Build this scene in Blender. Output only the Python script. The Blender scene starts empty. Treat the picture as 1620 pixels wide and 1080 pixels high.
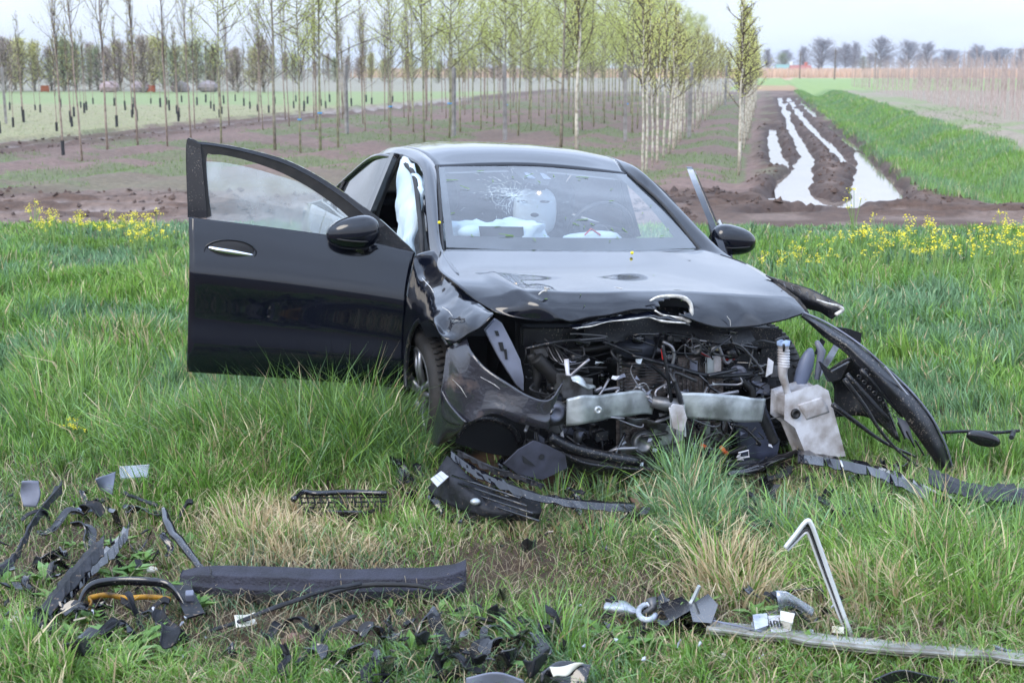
import bpy, math, random
import numpy as np
from mathutils import Vector, Matrix, noise as mnoise

SC = bpy.context.scene
COL = SC.collection
# ------------------------------------------------------------------ camera
F = 2250.0; CAMH = 1.865
TH = math.atan((540 - 107) / F)
cam_d = bpy.data.cameras.new('camera'); cam = bpy.data.objects.new('camera', cam_d); COL.objects.link(cam)
cam.location = (0, 0, CAMH); cam.rotation_euler = (math.pi / 2 - TH, 0, 0)
cam_d.sensor_width = 36; cam_d.lens = 36 * F / 1620; cam_d.clip_end = 6000; cam_d.clip_start = 0.05
cam_d.dof.use_dof = True; cam_d.dof.focus_distance = 6.5; cam_d.dof.aperture_fstop = 5.6
SC.camera = cam
# ------------------------------------------------------------------ sky, sun, exposure
SUN_EL = math.radians(38); SUN_AZ = math.radians(215)
w = bpy.data.worlds.new('World'); SC.world = w; w.use_nodes = True
nt = w.node_tree; nt.nodes.clear()
out = nt.nodes.new('ShaderNodeOutputWorld'); bg = nt.nodes.new('ShaderNodeBackground')
sky = nt.nodes.new('ShaderNodeTexSky'); sky.sky_type = 'NISHITA'; sky.sun_disc = False
sky.sun_elevation = SUN_EL; sky.sun_rotation = SUN_AZ; sky.air_density = 1.0; sky.dust_density = 2.0
tc = nt.nodes.new('ShaderNodeTexCoord'); mp = nt.nodes.new('ShaderNodeMapping'); mp.inputs['Scale'].default_value = (1, 1, 3.2)
nz = nt.nodes.new('ShaderNodeTexNoise'); nz.inputs['Scale'].default_value = 2.1; nz.inputs['Detail'].default_value = 7; nz.inputs['Roughness'].default_value = 0.55
cr = nt.nodes.new('ShaderNodeMapRange'); cr.inputs['From Min'].default_value = 0.36; cr.inputs['From Max'].default_value = 0.66
cr.inputs['To Min'].default_value = 0.62; cr.inputs['To Max'].default_value = 0.98
sep = nt.nodes.new('ShaderNodeSeparateXYZ')
lift = nt.nodes.new('ShaderNodeMapRange'); lift.inputs['From Min'].default_value = 0.0; lift.inputs['From Max'].default_value = 0.6
lift.inputs['To Min'].default_value = 11.7; lift.inputs['To Max'].default_value = 25.0
cc = nt.nodes.new('ShaderNodeCombineColor')
mr = nt.nodes.new('ShaderNodeMath'); mr.operation = 'MULTIPLY'; mr.inputs[1].default_value = 0.87
mg = nt.nodes.new('ShaderNodeMath'); mg.operation = 'MULTIPLY'; mg.inputs[1].default_value = 0.955
mb = nt.nodes.new('ShaderNodeMath'); mb.operation = 'MULTIPLY'; mb.inputs[1].default_value = 1.12
mix = nt.nodes.new('ShaderNodeMix'); mix.data_type = 'RGBA'
L = nt.links.new
L(tc.outputs['Generated'], mp.inputs['Vector']); L(mp.outputs[0], nz.inputs['Vector']); L(nz.outputs['Fac'], cr.inputs['Value'])
L(tc.outputs['Generated'], sep.inputs[0]); L(sep.outputs['Z'], lift.inputs['Value'])
for m_, s_ in ((mr, 'Red'), (mg, 'Green'), (mb, 'Blue')):
    L(lift.outputs[0], m_.inputs[0]); L(m_.outputs[0], cc.inputs[s_])
L(cr.outputs[0], mix.inputs['Factor']); L(sky.outputs[0], mix.inputs['A']); L(cc.outputs[0], mix.inputs['B'])
zc = nt.nodes.new('ShaderNodeMapRange'); zc.inputs['From Min'].default_value = 0.02; zc.inputs['From Max'].default_value = 0.5
tint = nt.nodes.new('ShaderNodeMix'); tint.data_type = 'RGBA'; tint.blend_type = 'MULTIPLY'; tint.inputs['B'].default_value = (0.80, 0.90, 1.04, 1)
L(sep.outputs['Z'], zc.inputs['Value']); L(zc.outputs[0], tint.inputs['Factor']); L(mix.outputs['Result'], tint.inputs['A'])
L(tint.outputs['Result'], bg.inputs['Color']); bg.inputs['Strength'].default_value = 0.085
L(bg.outputs[0], out.inputs[0])
sd = bpy.data.lights.new('sun', 'SUN'); sd.energy = 1.5; sd.angle = math.radians(30); sd.color = (1, 0.91, 0.78)
sun = bpy.data.objects.new('sun', sd); COL.objects.link(sun)
sun.rotation_euler = (math.pi / 2 - SUN_EL, 0, math.pi - SUN_AZ)
vs = SC.view_settings; vs.view_transform = 'Standard'; vs.look = 'None'; vs.gamma = 1; vs.use_curve_mapping = False; vs.exposure = 0.42
SC.cycles.max_bounces = 7; SC.cycles.transparent_max_bounces = 16; SC.cycles.use_denoising = True
SC.cycles.sample_clamp_indirect = 6

# ------------------------------------------------------------------ coordinates
def ray(px, py):
    c, s = math.cos(TH), math.sin(TH); x = (px - 810) / F; y = (540 - py) / F
    return np.array([x, c + y * s, -s + y * c])
CAMP = np.array([0, 0, CAMH])
def G(px, py, z=0.0):                      # point of the ground
    d = ray(px, py); return CAMP + d * ((z - CAMH) / d[2])
def W(px, py, Y):                          # point at a distance
    d = ray(px, py); return CAMP + d * (Y / d[1])
def proj(X, Y, Z):
    c, s = math.cos(TH), math.sin(TH); dz = Z - CAMH
    z = Y * c - dz * s; y = Y * s + dz * c
    return 810 + F * X / z, 540 - F * y / z
CARX, CARY = 0.471, 6.636
YAW, ROLL, PIT = -1.241, -0.051, -0.026
CARM = Matrix.Translation((CARX, CARY, 0)) @ Matrix.Rotation(YAW, 4, 'Z') @ Matrix.Rotation(PIT, 4, 'Y') @ Matrix.Rotation(ROLL, 4, 'X')
CR = np.array(CARM.to_3x3()); CO = np.array([CARX, CARY, 0])
def C(px, py, ax, v):                      # point in the car's own frame, on the plane ax = v
    o = CR.T @ (CAMP - CO); d = CR.T @ ray(px, py); k = 'xyz'.index(ax)
    return o + d * ((v - o[k]) / d[k])
def tocar(p): return CR.T @ (np.array(p, float) - CO)
def toworld(p): return CR @ np.array(p, float) + CO
ROWA = math.radians(9.9); CA, SA = math.cos(ROWA), math.sin(ROWA)
def PQ(p, q): return (p * CA + q * SA, -p * SA + q * CA)

# ------------------------------------------------------------------ noise for numpy
def vnoise(x, y, s, seed=0):
    r = np.random.RandomState(seed).rand(256, 256)
    u = np.asarray(x) / s; v = np.asarray(y) / s
    i = np.floor(u).astype(int); j = np.floor(v).astype(int); fu = u - i; fv = v - j
    fu = fu * fu * (3 - 2 * fu); fv = fv * fv * (3 - 2 * fv)
    a = r[i % 256, j % 256]; b = r[(i + 1) % 256, j % 256]; c = r[i % 256, (j + 1) % 256]; d = r[(i + 1) % 256, (j + 1) % 256]
    return (a * (1 - fu) + b * fu) * (1 - fv) + (c * (1 - fu) + d * fu) * fv
def sstep(a, b, x):
    t = np.clip((x - a) / (b - a), 0, 1); return t * t * (3 - 2 * t)
def lin(r, g, b):
    f = lambda c: (c / 255 / 12.92) if c / 255 <= 0.04045 else ((c / 255 + 0.055) / 1.055) ** 2.4
    return (f(r), f(g), f(b))

# ------------------------------------------------------------------ materials
MATS = {}
def mat(name, col, rough=0.5, metal=0.0, var=0.0, scale=20.0, bump=0.0, col2=None, coat=0.0, spec=0.5, trans=0.0, bscale=None, detail=6):
    if name in MATS: return MATS[name]
    m = bpy.data.materials.new(name); m.use_nodes = True; n = m.node_tree; b = n.nodes['Principled BSDF']
    b.inputs['Base Color'].default_value = (*col, 1); b.inputs['Roughness'].default_value = rough
    b.inputs['Metallic'].default_value = metal; b.inputs['Coat Weight'].default_value = coat; b.inputs['Coat Roughness'].default_value = 0.04
    b.inputs['Specular IOR Level'].default_value = spec
    t = n.nodes.new('ShaderNodeTexCoord')
    if col2 is not None or var:
        z = n.nodes.new('ShaderNodeTexNoise'); z.inputs['Scale'].default_value = scale; z.inputs['Detail'].default_value = detail
        n.links.new(t.outputs['Object'], z.inputs['Vector'])
        r = n.nodes.new('ShaderNodeMapRange'); r.inputs['From Min'].default_value = 0.38; r.inputs['From Max'].default_value = 0.66
        n.links.new(z.outputs['Fac'], r.inputs['Value'])
        x = n.nodes.new('ShaderNodeMix'); x.data_type = 'RGBA'
        c2 = col2 if col2 is not None else tuple(c * (1 - var) for c in col)
        x.inputs['A'].default_value = (*col, 1); x.inputs['B'].default_value = (*c2, 1)
        n.links.new(r.outputs[0], x.inputs['Factor']); n.links.new(x.outputs['Result'], b.inputs['Base Color'])
    if bump:
        z2 = n.nodes.new('ShaderNodeTexNoise'); z2.inputs['Scale'].default_value = bscale or scale * 2; z2.inputs['Detail'].default_value = 5
        n.links.new(t.outputs['Object'], z2.inputs['Vector'])
        bp = n.nodes.new('ShaderNodeBump'); bp.inputs['Strength'].default_value = bump; bp.inputs['Distance'].default_value = 0.01
        n.links.new(z2.outputs['Fac'], bp.inputs['Height']); n.links.new(bp.outputs[0], b.inputs['Normal'])
    MATS[name] = m; return m
def specks(m, scale, lo, hi, col, rough=.8):
    n = m.node_tree; b = n.nodes['Principled BSDF']; t = n.nodes.new('ShaderNodeTexCoord')
    z = n.nodes.new('ShaderNodeTexNoise'); z.inputs['Scale'].default_value = scale; z.inputs['Detail'].default_value = 3; z.inputs['Roughness'].default_value = .6
    z2 = n.nodes.new('ShaderNodeTexNoise'); z2.inputs['Scale'].default_value = 3.0; z2.inputs['Detail'].default_value = 3
    ad = n.nodes.new('ShaderNodeMath'); ad.operation = 'MULTIPLY_ADD'; ad.inputs[1].default_value = .35; n.links.new(z2.outputs['Fac'], ad.inputs[0]); n.links.new(z.outputs['Fac'], ad.inputs[2])
    r = n.nodes.new('ShaderNodeMapRange'); r.inputs['From Min'].default_value = lo; r.inputs['From Max'].default_value = hi
    n.links.new(t.outputs['Object'], z.inputs['Vector']); n.links.new(t.outputs['Object'], z2.inputs['Vector']); n.links.new(ad.outputs[0], r.inputs['Value'])
    x = n.nodes.new('ShaderNodeMix'); x.data_type = 'RGBA'; x.inputs['B'].default_value = (*col, 1); n.links.new(r.outputs[0], x.inputs['Factor'])
    ln = b.inputs['Base Color'].links
    if ln: n.links.new(ln[0].from_socket, x.inputs['A'])
    else: x.inputs['A'].default_value = b.inputs['Base Color'].default_value
    n.links.new(x.outputs['Result'], b.inputs['Base Color'])
    if b.inputs['Coat Weight'].default_value > 0:
        iv = n.nodes.new('ShaderNodeMath'); iv.operation = 'MULTIPLY_ADD'; iv.inputs[1].default_value = -b.inputs['Coat Weight'].default_value; iv.inputs[2].default_value = b.inputs['Coat Weight'].default_value
        n.links.new(r.outputs[0], iv.inputs[0]); n.links.new(iv.outputs[0], b.inputs['Coat Weight'])
def attr_mat(name, rough=0.6, transl=0.0, spec=0.3, bump=0.0, bscale=30, nscale=0, namt=0.3, tint=(1, 1, 1)):
    m = bpy.data.materials.new(name); m.use_nodes = True; n = m.node_tree; b = n.nodes['Principled BSDF']; o = n.nodes['Material Output']
    a = n.nodes.new('ShaderNodeAttribute'); a.attribute_name = 'Col'; csock = a.outputs['Color']
    t = n.nodes.new('ShaderNodeTexCoord')
    if nscale:
        z = n.nodes.new('ShaderNodeTexNoise'); z.inputs['Scale'].default_value = nscale; z.inputs['Detail'].default_value = 9; z.inputs['Roughness'].default_value = 0.65
        n.links.new(t.outputs['Object'], z.inputs['Vector'])
        r = n.nodes.new('ShaderNodeMapRange'); r.inputs['From Min'].default_value = 0.3; r.inputs['From Max'].default_value = 0.7
        r.inputs['To Min'].default_value = 1 - namt; r.inputs['To Max'].default_value = 1 + namt
        n.links.new(z.outputs['Fac'], r.inputs['Value'])
        vm = n.nodes.new('ShaderNodeVectorMath'); vm.operation = 'SCALE'
        n.links.new(csock, vm.inputs[0]); n.links.new(r.outputs[0], vm.inputs['Scale']); csock = vm.outputs[0]
    n.links.new(csock, b.inputs['Base Color']); b.inputs['Roughness'].default_value = rough; b.inputs['Specular IOR Level'].default_value = spec
    if bump:
        z2 = n.nodes.new('ShaderNodeTexNoise'); z2.inputs['Scale'].default_value = bscale; z2.inputs['Detail'].default_value = 8; z2.inputs['Roughness'].default_value = 0.7
        n.links.new(t.outputs['Object'], z2.inputs['Vector'])
        bp = n.nodes.new('ShaderNodeBump'); bp.inputs['Strength'].default_value = bump; bp.inputs['Distance'].default_value = 0.04
        n.links.new(z2.outputs['Fac'], bp.inputs['Height']); n.links.new(bp.outputs[0], b.inputs['Normal'])
    if transl:
        tr = n.nodes.new('ShaderNodeBsdfTranslucent'); n.links.new(csock, tr.inputs['Color'])
        ms = n.nodes.new('ShaderNodeMixShader'); ms.inputs[0].default_value = transl
        n.links.new(b.outputs[0], ms.inputs[1]); n.links.new(tr.outputs[0], ms.inputs[2]); n.links.new(ms.outputs[0], o.inputs['Surface'])
    return m
def glass_mat(name, tint, film=(0.5, 0.6, 0.7), filmw=0.1, rough=0.01, boost=0.0):
    m = bpy.data.materials.new(name); m.use_nodes = True; n = m.node_tree; n.nodes.clear()
    o = n.nodes.new('ShaderNodeOutputMaterial'); tr = n.nodes.new('ShaderNodeBsdfTransparent'); tr.inputs[0].default_value = (*tint, 1)
    gl = n.nodes.new('ShaderNodeBsdfGlossy'); gl.inputs['Roughness'].default_value = rough
    df = n.nodes.new('ShaderNodeBsdfDiffuse'); df.inputs[0].default_value = (*film, 1)
    fr = n.nodes.new('ShaderNodeFresnel'); fr.inputs[0].default_value = 1.52
    gm = n.nodes.new('ShaderNodeNewGeometry'); mxi = n.nodes.new('ShaderNodeMapRange'); mxi.inputs['To Min'].default_value = 1.52; mxi.inputs['To Max'].default_value = 1 / 1.52; n.links.new(gm.outputs['Backfacing'], mxi.inputs['Value']); n.links.new(mxi.outputs[0], fr.inputs[0])
    ad = n.nodes.new('ShaderNodeMath'); ad.operation = 'ADD'; ad.inputs[1].default_value = boost; ad.use_clamp = True
    m1 = n.nodes.new('ShaderNodeMixShader'); m1.inputs[0].default_value = filmw; m2 = n.nodes.new('ShaderNodeMixShader')
    t = n.nodes.new('ShaderNodeTexCoord'); z = n.nodes.new('ShaderNodeTexNoise'); z.inputs['Scale'].default_value = 6; z.inputs['Detail'].default_value = 6
    r = n.nodes.new('ShaderNodeMapRange'); r.inputs['From Min'].default_value = 0.35; r.inputs['From Max'].default_value = 0.75; r.inputs['To Min'].default_value = filmw * 0.6; r.inputs['To Max'].default_value = filmw * 1.6
    n.links.new(t.outputs['Object'], z.inputs['Vector']); n.links.new(z.outputs['Fac'], r.inputs['Value']); n.links.new(r.outputs[0], m1.inputs[0])
    n.links.new(tr.outputs[0], m1.inputs[1]); n.links.new(df.outputs[0], m1.inputs[2])
    n.links.new(fr.outputs[0], ad.inputs[0]); n.links.new(ad.outputs[0], m2.inputs[0]); n.links.new(m1.outputs[0], m2.inputs[1]); n.links.new(gl.outputs[0], m2.inputs[2])
    n.links.new(m2.outputs[0], o.inputs[0]); return m

# ------------------------------------------------------------------ mesh building
def tag(o, label=None, cat=None, group=None, kind=None):
    if label: o['label'] = label
    if cat: o['category'] = cat
    if group: o['group'] = group
    if kind: o['kind'] = kind
    return o
def crom(p, n):                            # Catmull-Rom through rows of p, n samples
    p = np.asarray(p, float); k = len(p)
    if k == 2:
        t = np.linspace(0, 1, n)[:, None]; return p[0] * (1 - t) + p[1] * t if p.ndim == 2 else p[0][None] * (1 - t[..., None]) + p[1][None] * t[..., None]
    q = np.concatenate([[2 * p[0] - p[1]], p, [2 * p[-1] - p[-2]]]); T = np.linspace(0, k - 1, n); o = []
    for t in T:
        i = min(int(t), k - 2); f = t - i; a, b, c, d = q[i:i + 4]
        o.append(0.5 * (2 * b + (c - a) * f + (2 * a - 5 * b + 4 * c - d) * f * f + (3 * b - a - 3 * c + d) * f ** 3))
    return np.array(o)
class MB:
    def __init__(s): s.v = []; s.f = []
    def add(s, v, f):
        k = len(s.v); s.v += [tuple(map(float, p)) for p in v]; s.f += [tuple(i + k for i in q) for q in f]; return s
    def box(s, c, size, rot=None, axes=None):
        a = np.array([[x, y, z] for x in (-.5, .5) for y in (-.5, .5) for z in (-.5, .5)]) * np.array(size)
        if rot is not None:
            from mathutils import Euler
            a = a @ np.array(Euler(rot).to_matrix()).T
        if axes is not None: a = a @ np.array(axes)
        return s.add(a + np.array(c), [(0, 1, 3, 2), (4, 6, 7, 5), (0, 4, 5, 1), (2, 3, 7, 6), (0, 2, 6, 4), (1, 5, 7, 3)])
    def tube(s, pts, r, seg=6, n=None, flat=1.0, cap=True):
        p = np.asarray(pts, float)
        if n: p = crom(p, n)
        k = len(p); r = np.interp(np.linspace(0, 1, k), np.linspace(0, 1, len(r)), r) if hasattr(r, '__len__') else np.full(k, r)
        t = np.gradient(p, axis=0); t /= np.linalg.norm(t, axis=1)[:, None] + 1e-9
        up = np.array([0, 0, 1.0]) if abs(t[0][2]) < 0.9 else np.array([1.0, 0, 0]); v = []
        for i in range(k):
            a = np.cross(t[i], up); a /= np.linalg.norm(a) + 1e-9; b = np.cross(a, t[i]); up = b
            for j in range(seg):
                th = 2 * math.pi * j / seg; v.append(p[i] + (a * math.cos(th) + b * math.sin(th) * flat) * r[i])
        f = [(i * seg + j, i * seg + (j + 1) % seg, (i + 1) * seg + (j + 1) % seg, (i + 1) * seg + j) for i in range(k - 1) for j in range(seg)]
        if cap: f += [tuple(range(seg))[::-1], tuple((k - 1) * seg + j for j in range(seg))]
        return s.add(v, f)
    def loft(s, rows, nu=24, nv=12, fn=None):
        g = np.array([crom(r, nu) for r in rows]); g = crom(g, nv)
        if fn: g = np.array([[fn(p) for p in r] for r in g])
        v = g.reshape(-1, 3); f = [(j * nu + i, j * nu + i + 1, (j + 1) * nu + i + 1, (j + 1) * nu + i) for j in range(nv - 1) for i in range(nu - 1)]
        return s.add(v, f)
    def strip(s, a, b):
        n = len(a); return s.add(list(a) + list(b), [(i, i + 1, n + i + 1, n + i) for i in range(n - 1)])
    def prism(s, poly, d):                  # flat outline with thickness vector d
        poly = np.asarray(poly, float); n = len(poly); d = np.asarray(d, float)
        return s.add(np.concatenate([poly, poly + d]), [tuple(range(n)), tuple(range(n, 2 * n))[::-1]] + [(i, (i + 1) % n, n + (i + 1) % n, n + i) for i in range(n)])
    def ball(s, c, r, nu=14, nv=9, e=1.0, axes=None, fn=None):
        v = []
        for j in range(nv + 1):
            ph = math.pi * j / nv - math.pi / 2
            for i in range(nu):
                th = 2 * math.pi * i / nu
                q = np.array([math.cos(ph) * math.cos(th), math.cos(ph) * math.sin(th), math.sin(ph)])
                q = np.sign(q) * np.abs(q) ** e * np.array(r)
                if fn: q = np.array(fn(q))
                if axes is not None: q = q @ np.array(axes)
                v.append(q + np.array(c))
        return s.add(v, [(j * nu + i, j * nu + (i + 1) % nu, (j + 1) * nu + (i + 1) % nu, (j + 1) * nu + i) for j in range(nv) for i in range(nu)])
    def lathe(s, c, axis, prof, seg=24):    # prof: (along, radius)
        ax = np.array(axis, float); ax /= np.linalg.norm(ax); u = np.cross(ax, [0, 0, 1.0] if abs(ax[2]) < .9 else [1.0, 0, 0]); u /= np.linalg.norm(u); w_ = np.cross(ax, u); v = []
        for a, r in prof:
            for j in range(seg):
                th = 2 * math.pi * j / seg; v.append(np.array(c) + ax * a + (u * math.cos(th) + w_ * math.sin(th)) * r)
        k = len(prof); return s.add(v, [(i * seg + j, i * seg + (j + 1) % seg, (i + 1) * seg + (j + 1) % seg, (i + 1) * seg + j) for i in range(k - 1) for j in range(seg)])
    def build(s, name, m, parent=None, smooth=False, solid=0.0, label=None, off=1.0, bevel=0.0, world=False):
        me = bpy.data.meshes.new(name); v = np.array(s.v); org = np.zeros(3)
        if parent is None and len(v):
            org = np.array([(v[:, 0].min() + v[:, 0].max()) / 2, (v[:, 1].min() + v[:, 1].max()) / 2, v[:, 2].min()]); v = v - org
        me.from_pydata([tuple(x) for x in v], [], s.f); me.update()
        if smooth: me.shade_smooth()
        o = bpy.data.objects.new(name, me); COL.objects.link(o); o.location = org
        if m: me.materials.append(m)
        if parent is not None: o.parent = parent
        if solid:
            q = o.modifiers.new('thickness', 'SOLIDIFY'); q.thickness = solid; q.offset = off
        if bevel:
            q = o.modifiers.new('bevel', 'BEVEL'); q.width = bevel; q.segments = 2; q.limit_method = 'ANGLE'
        if label: o['label'] = label
        return o
def empty(name, loc=(0, 0, 0), rz=0.0, parent=None):
    o = bpy.data.objects.new(name, None); COL.objects.link(o); o.location = loc; o.rotation_euler = (0, 0, rz); o.empty_display_size = 0.1
    if parent is not None: o.parent = parent
    return o
def kids(o): return [c for c in bpy.data.objects if c.parent == o]
def fastmesh(name, verts, loops, lstart, cols, m, parent=None, smooth=False):
    me = bpy.data.meshes.new(name); me.vertices.add(len(verts)); me.vertices.foreach_set('co', np.asarray(verts, np.float32).ravel())
    me.loops.add(len(loops)); me.loops.foreach_set('vertex_index', np.asarray(loops, np.int32).ravel())
    me.polygons.add(len(lstart)); me.polygons.foreach_set('loop_start', np.asarray(lstart, np.int32))
    me.update(calc_edges=True)
    if cols is not None:
        a = me.color_attributes.new('Col', 'FLOAT_COLOR', 'POINT'); a.data.foreach_set('color', np.concatenate([cols, np.ones((len(cols), 1))], 1).astype(np.float32).ravel())
    if smooth: me.shade_smooth()
    me.materials.append(m); o = bpy.data.objects.new(name, me); COL.objects.link(o)
    if parent is not None: o.parent = parent
    return o
# ------------------------------------------------------------------ terrain
def seglist(lines):
    S = []
    for ln in lines:
        pts = [(*G(x, y)[:2], wpx) for x, y, wpx in ln]
        for a, b in zip(pts[:-1], pts[1:]): S.append((a, b))
    return S
PUD = [[(1222, 198, .06), (1223, 225, .16), (1231, 250, .18), (1239, 264, .08)],
       [(1232, 152, .16), (1242, 173, .13), (1252, 200, .12), (1267, 227, .13), (1277, 243, .13), (1268, 262, .18), (1256, 285, .28), (1246, 303, .34), (1275, 318, .42), (1330, 323, .42), (1385, 320, .42)],
       [(1247, 153, .14), (1265, 179, .12), (1281, 197, .12), (1304, 218, .10), (1328, 242, .10), (1345, 259, .06)],
       [(1262, 153, .10), (1281, 170, .16), (1293, 186, .10)],
       [(1306, 193, .08), (1334, 214, .11), (1364, 240, .13), (1375, 262, .20), (1383, 280, .36), (1386, 298, .36), (1382, 306, .36)],
       [(1250, 300, .3), (1290, 317, .42), (1340, 317, .42), (1380, 311, .42), (1400, 304, .2)],
       [(1150, 308, .16), (1190, 305, .2), (1230, 303, .22)], [(1185, 331, .12), (1230, 330, .22), (1270, 328, .25)],
       [(1050, 322, .08), (1120, 316, .10), (1180, 318, .1)]]
RUT = [[(-80, 338, .32), (120, 333, .34), (300, 332, .30)], [(-80, 322, .2), (150, 320, .18), (320, 322, .2)], [(1420, 330, .12), (1700, 336, .12)],
       [(-100, 246, .3), (250, 210, .35), (520, 180, .4), (740, 157, .5)], [(-100, 236, .25), (250, 203, .3), (520, 176, .3), (740, 154, .4)]]
PUDS, RUTS = seglist(PUD), seglist(RUT)
def segdist(X, Y, S):
    D = np.full(X.shape, 9.0)
    for a, b in S:
        bx, by = b[0] - a[0], b[1] - a[1]; L2 = bx * bx + by * by
        box = (X > min(a[0], b[0]) - 2) & (X < max(a[0], b[0]) + 2) & (Y > min(a[1], b[1]) - 2) & (Y < max(a[1], b[1]) + 2)
        if not box.any(): continue
        x, y = X[box], Y[box]; t = np.clip(((x - a[0]) * bx + (y - a[1]) * by) / L2, 0, 1)
        d = np.hypot(x - a[0] - t * bx, y - a[1] - t * by) - (a[2] * (1 - t) + b[2] * t)
        D[box] = np.minimum(D[box], d)
    return D
def zones(X, Y):
    P = X * CA - Y * SA; Q = X * SA + Y * CA
    n1 = vnoise(X, Y, 0.9, 1) - .5; n2 = vnoise(X, Y, 0.3, 2) - .5
    verge = 1 - sstep(16.7, 17.2, Y + n1 * 0.8)
    cross = sstep(16.7, 17.2, Y + n1 * 0.8) * (1 - sstep(21.4, 22.8, Y + n1 * 1.6)) * (1 - sstep(2.3, 2.6, P - 0) * sstep(20.3, 20.9, Y + n1 * .8))
    track = sstep(-0.25, 0.15, P + n1 * .5 + n2 * .2) * (1 - sstep(2.15, 2.55, P + n1 * .5 + n2 * .2)) * sstep(20, 21, Y) * (1 - sstep(115, 125, Q))
    ditch = sstep(2.15, 2.55, P + n1 * .5 + n2 * .2) * (1 - sstep(5.4, 6.0, P + n1)) * sstep(20.0, 20.8, Y + n1)
    diag = np.clip(1 - np.abs(P + 17.2) / 1.5, 0, 1) ** .5 * (Y > 24) * (Y < 125)
    return P, Q, verge, cross, track, ditch, diag
def terrain(X, Y):
    P, Q, verge, cross, track, ditch, diag = zones(X, Y)
    z = (vnoise(X, Y, 1.3, 3) - .5) * .06 * verge + (vnoise(X, Y, .35, 4) - .5) * .035 * verge
    rough = (vnoise(X, Y, .16, 5) - .5) * .045 + (vnoise(X, Y, .4, 6) - .5) * .065 + (vnoise(X, Y, 1.1, 7) - .5) * .03
    mud = np.clip(cross + track + diag, 0, 1)
    z = z + rough * mud
    field = np.clip(1 - verge - mud - ditch, 0, 1)
    z = z + field * (rough * .45 + .05 * np.sin(P * 2 * math.pi / 1.65)) * (1 - sstep(60, 120, Y))
    dp = segdist(X, Y, PUDS) + (vnoise(X, Y, .35, 8) - .5) * .16 + (vnoise(X, Y, .12, 9) - .5) * .06
    z = z + .05 * np.exp(-((dp - .28) / .16) ** 2) * mud
    z = np.where(dp < .14, np.minimum(z, -.15 + sstep(-.06, .14, dp) * (z + .15)), z)
    low = sstep(2.0, 3.0, X) * (1 - sstep(6.2, 7.0, X)) * sstep(16.6, 17.2, Y) * (1 - sstep(19.0, 19.6, Y)); z = np.where(dp > .0, z * (1 - .75 * low) - .035 * low, z)
    dr = segdist(X, Y, RUTS) + (vnoise(X, Y, .35, 8) - .5) * .1
    z = z - .09 * (1 - sstep(-.05, .1, dr)) + .07 * np.exp(-((dr - .25) / .13) ** 2)
    z = z - .55 * ditch * np.exp(-((P - 4.0) / .8) ** 2) + .10 * ditch
    return z, dp, dr
us = np.concatenate([-np.array([8, 5, 3, 2, 1.4, 1.0, .8, .65, .56, .5]), np.arange(-.45, .4501, .003), np.array([.5, .56, .65, .8, 1.0, 1.4, 2, 3, 5, 8])])
ys = [-60, -20, -8, -2, 1.0, 2.2]; yy = 3.2
while yy < 60: ys.append(yy); yy *= 1.0062
while yy < 4000: ys.append(yy); yy *= 1.035
ys = np.array(ys); GX, GY = np.meshgrid(us, ys); GX = GX * np.maximum(GY, 4.5) ; GX[:4] *= 6
GZ, DP, DR = terrain(GX, GY)
_, _, DPw, DRw = 0, 0, DP, DR
P_, Q_, verge, cross, track, ditch, diag = zones(GX, GY)
def mixc(c, col, w_): return c * (1 - w_[..., None]) + np.array(col) * w_[..., None]
c_dirt = lin(112, 92, 80); c_mud = lin(88, 68, 56); c_wet = lin(70, 56, 50); c_soil = lin(74, 58, 46)
c_green = lin(92, 106, 60); c_lush = lin(104, 136, 66); c_pale = lin(148, 144, 106); c_reed = lin(190, 160, 130)
cols = np.tile(np.array(c_dirt), GX.shape + (1,))
na = vnoise(GX, GY, 2.2, 11); nb = vnoise(GX, GY, .7, 12); nc = vnoise(GX, GY, .25, 13)
cols = mixc(cols, lin(122, 98, 88), sstep(.4, .7, vnoise(GX, GY, 3.1, 14)) * .7)
weed = sstep(.47, .62, na * .6 + nb * .4) * (0.7 + 0.3 * nc)
cols = mixc(cols, c_green, weed * .75 * (P_ < -0.3))
cols = mixc(cols, lin(108, 116, 78), sstep(28, 22, GY) * .35 * (P_ < -3.0))
cols = mixc(cols, c_pale, sstep(-18.2, -19.0, P_ + nb) * .85)
cols = mixc(cols, lin(128, 142, 92), sstep(66, 72, Q_) * sstep(-18.5, -19.5, P_ + nb) * .85)
cols = mixc(cols, lin(140, 132, 116), sstep(110, 118, GY) * (P_ < 0) * .9)
cols = mixc(cols, lin(150, 138, 118), sstep(5.4, 6.2, P_) * .8)
cols = mixc(cols, lin(118, 134, 80), sstep(5.4, 6.2, P_) * sstep(.4, .6, na) * .6 * (P_ < 9))
cols = mixc(cols, c_lush, ditch * (.7 + .3 * nb))
cols = mixc(cols, c_mud, np.clip(cross + track + diag, 0, 1))
cols = mixc(cols, lin(150, 130, 118), np.clip(cross + track, 0, 1) * sstep(.45, .7, nb) * .35)
cols = mixc(cols, c_green, track * sstep(.55, .7, nb) * .35 * (P_ < .5))
cols = mixc(cols, c_reed, sstep(250, 270, Q_ + na * 10) * (P_ > -20))
cols = mixc(cols, lin(132, 150, 88), sstep(120, 130, Q_) * (1 - sstep(250, 270, Q_)) * (P_ > -3))
cols = mixc(cols, lin(166, 128, 100), sstep(118, 122, Q_) * (1 - sstep(150, 160, Q_)) * (P_ > -2) * (P_ < 3.0) * .8)
cols = mixc(cols, c_soil, verge)
cols = mixc(cols, lin(74, 88, 48), verge * sstep(6.5, 9, GY) * .8)  # ground under grass darkened, the shade in its gaps put into the colour
cols = mixc(cols, c_wet, np.clip(1 - sstep(.06, .34, DP), 0, 1) * (1 - verge) * .8)
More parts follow.
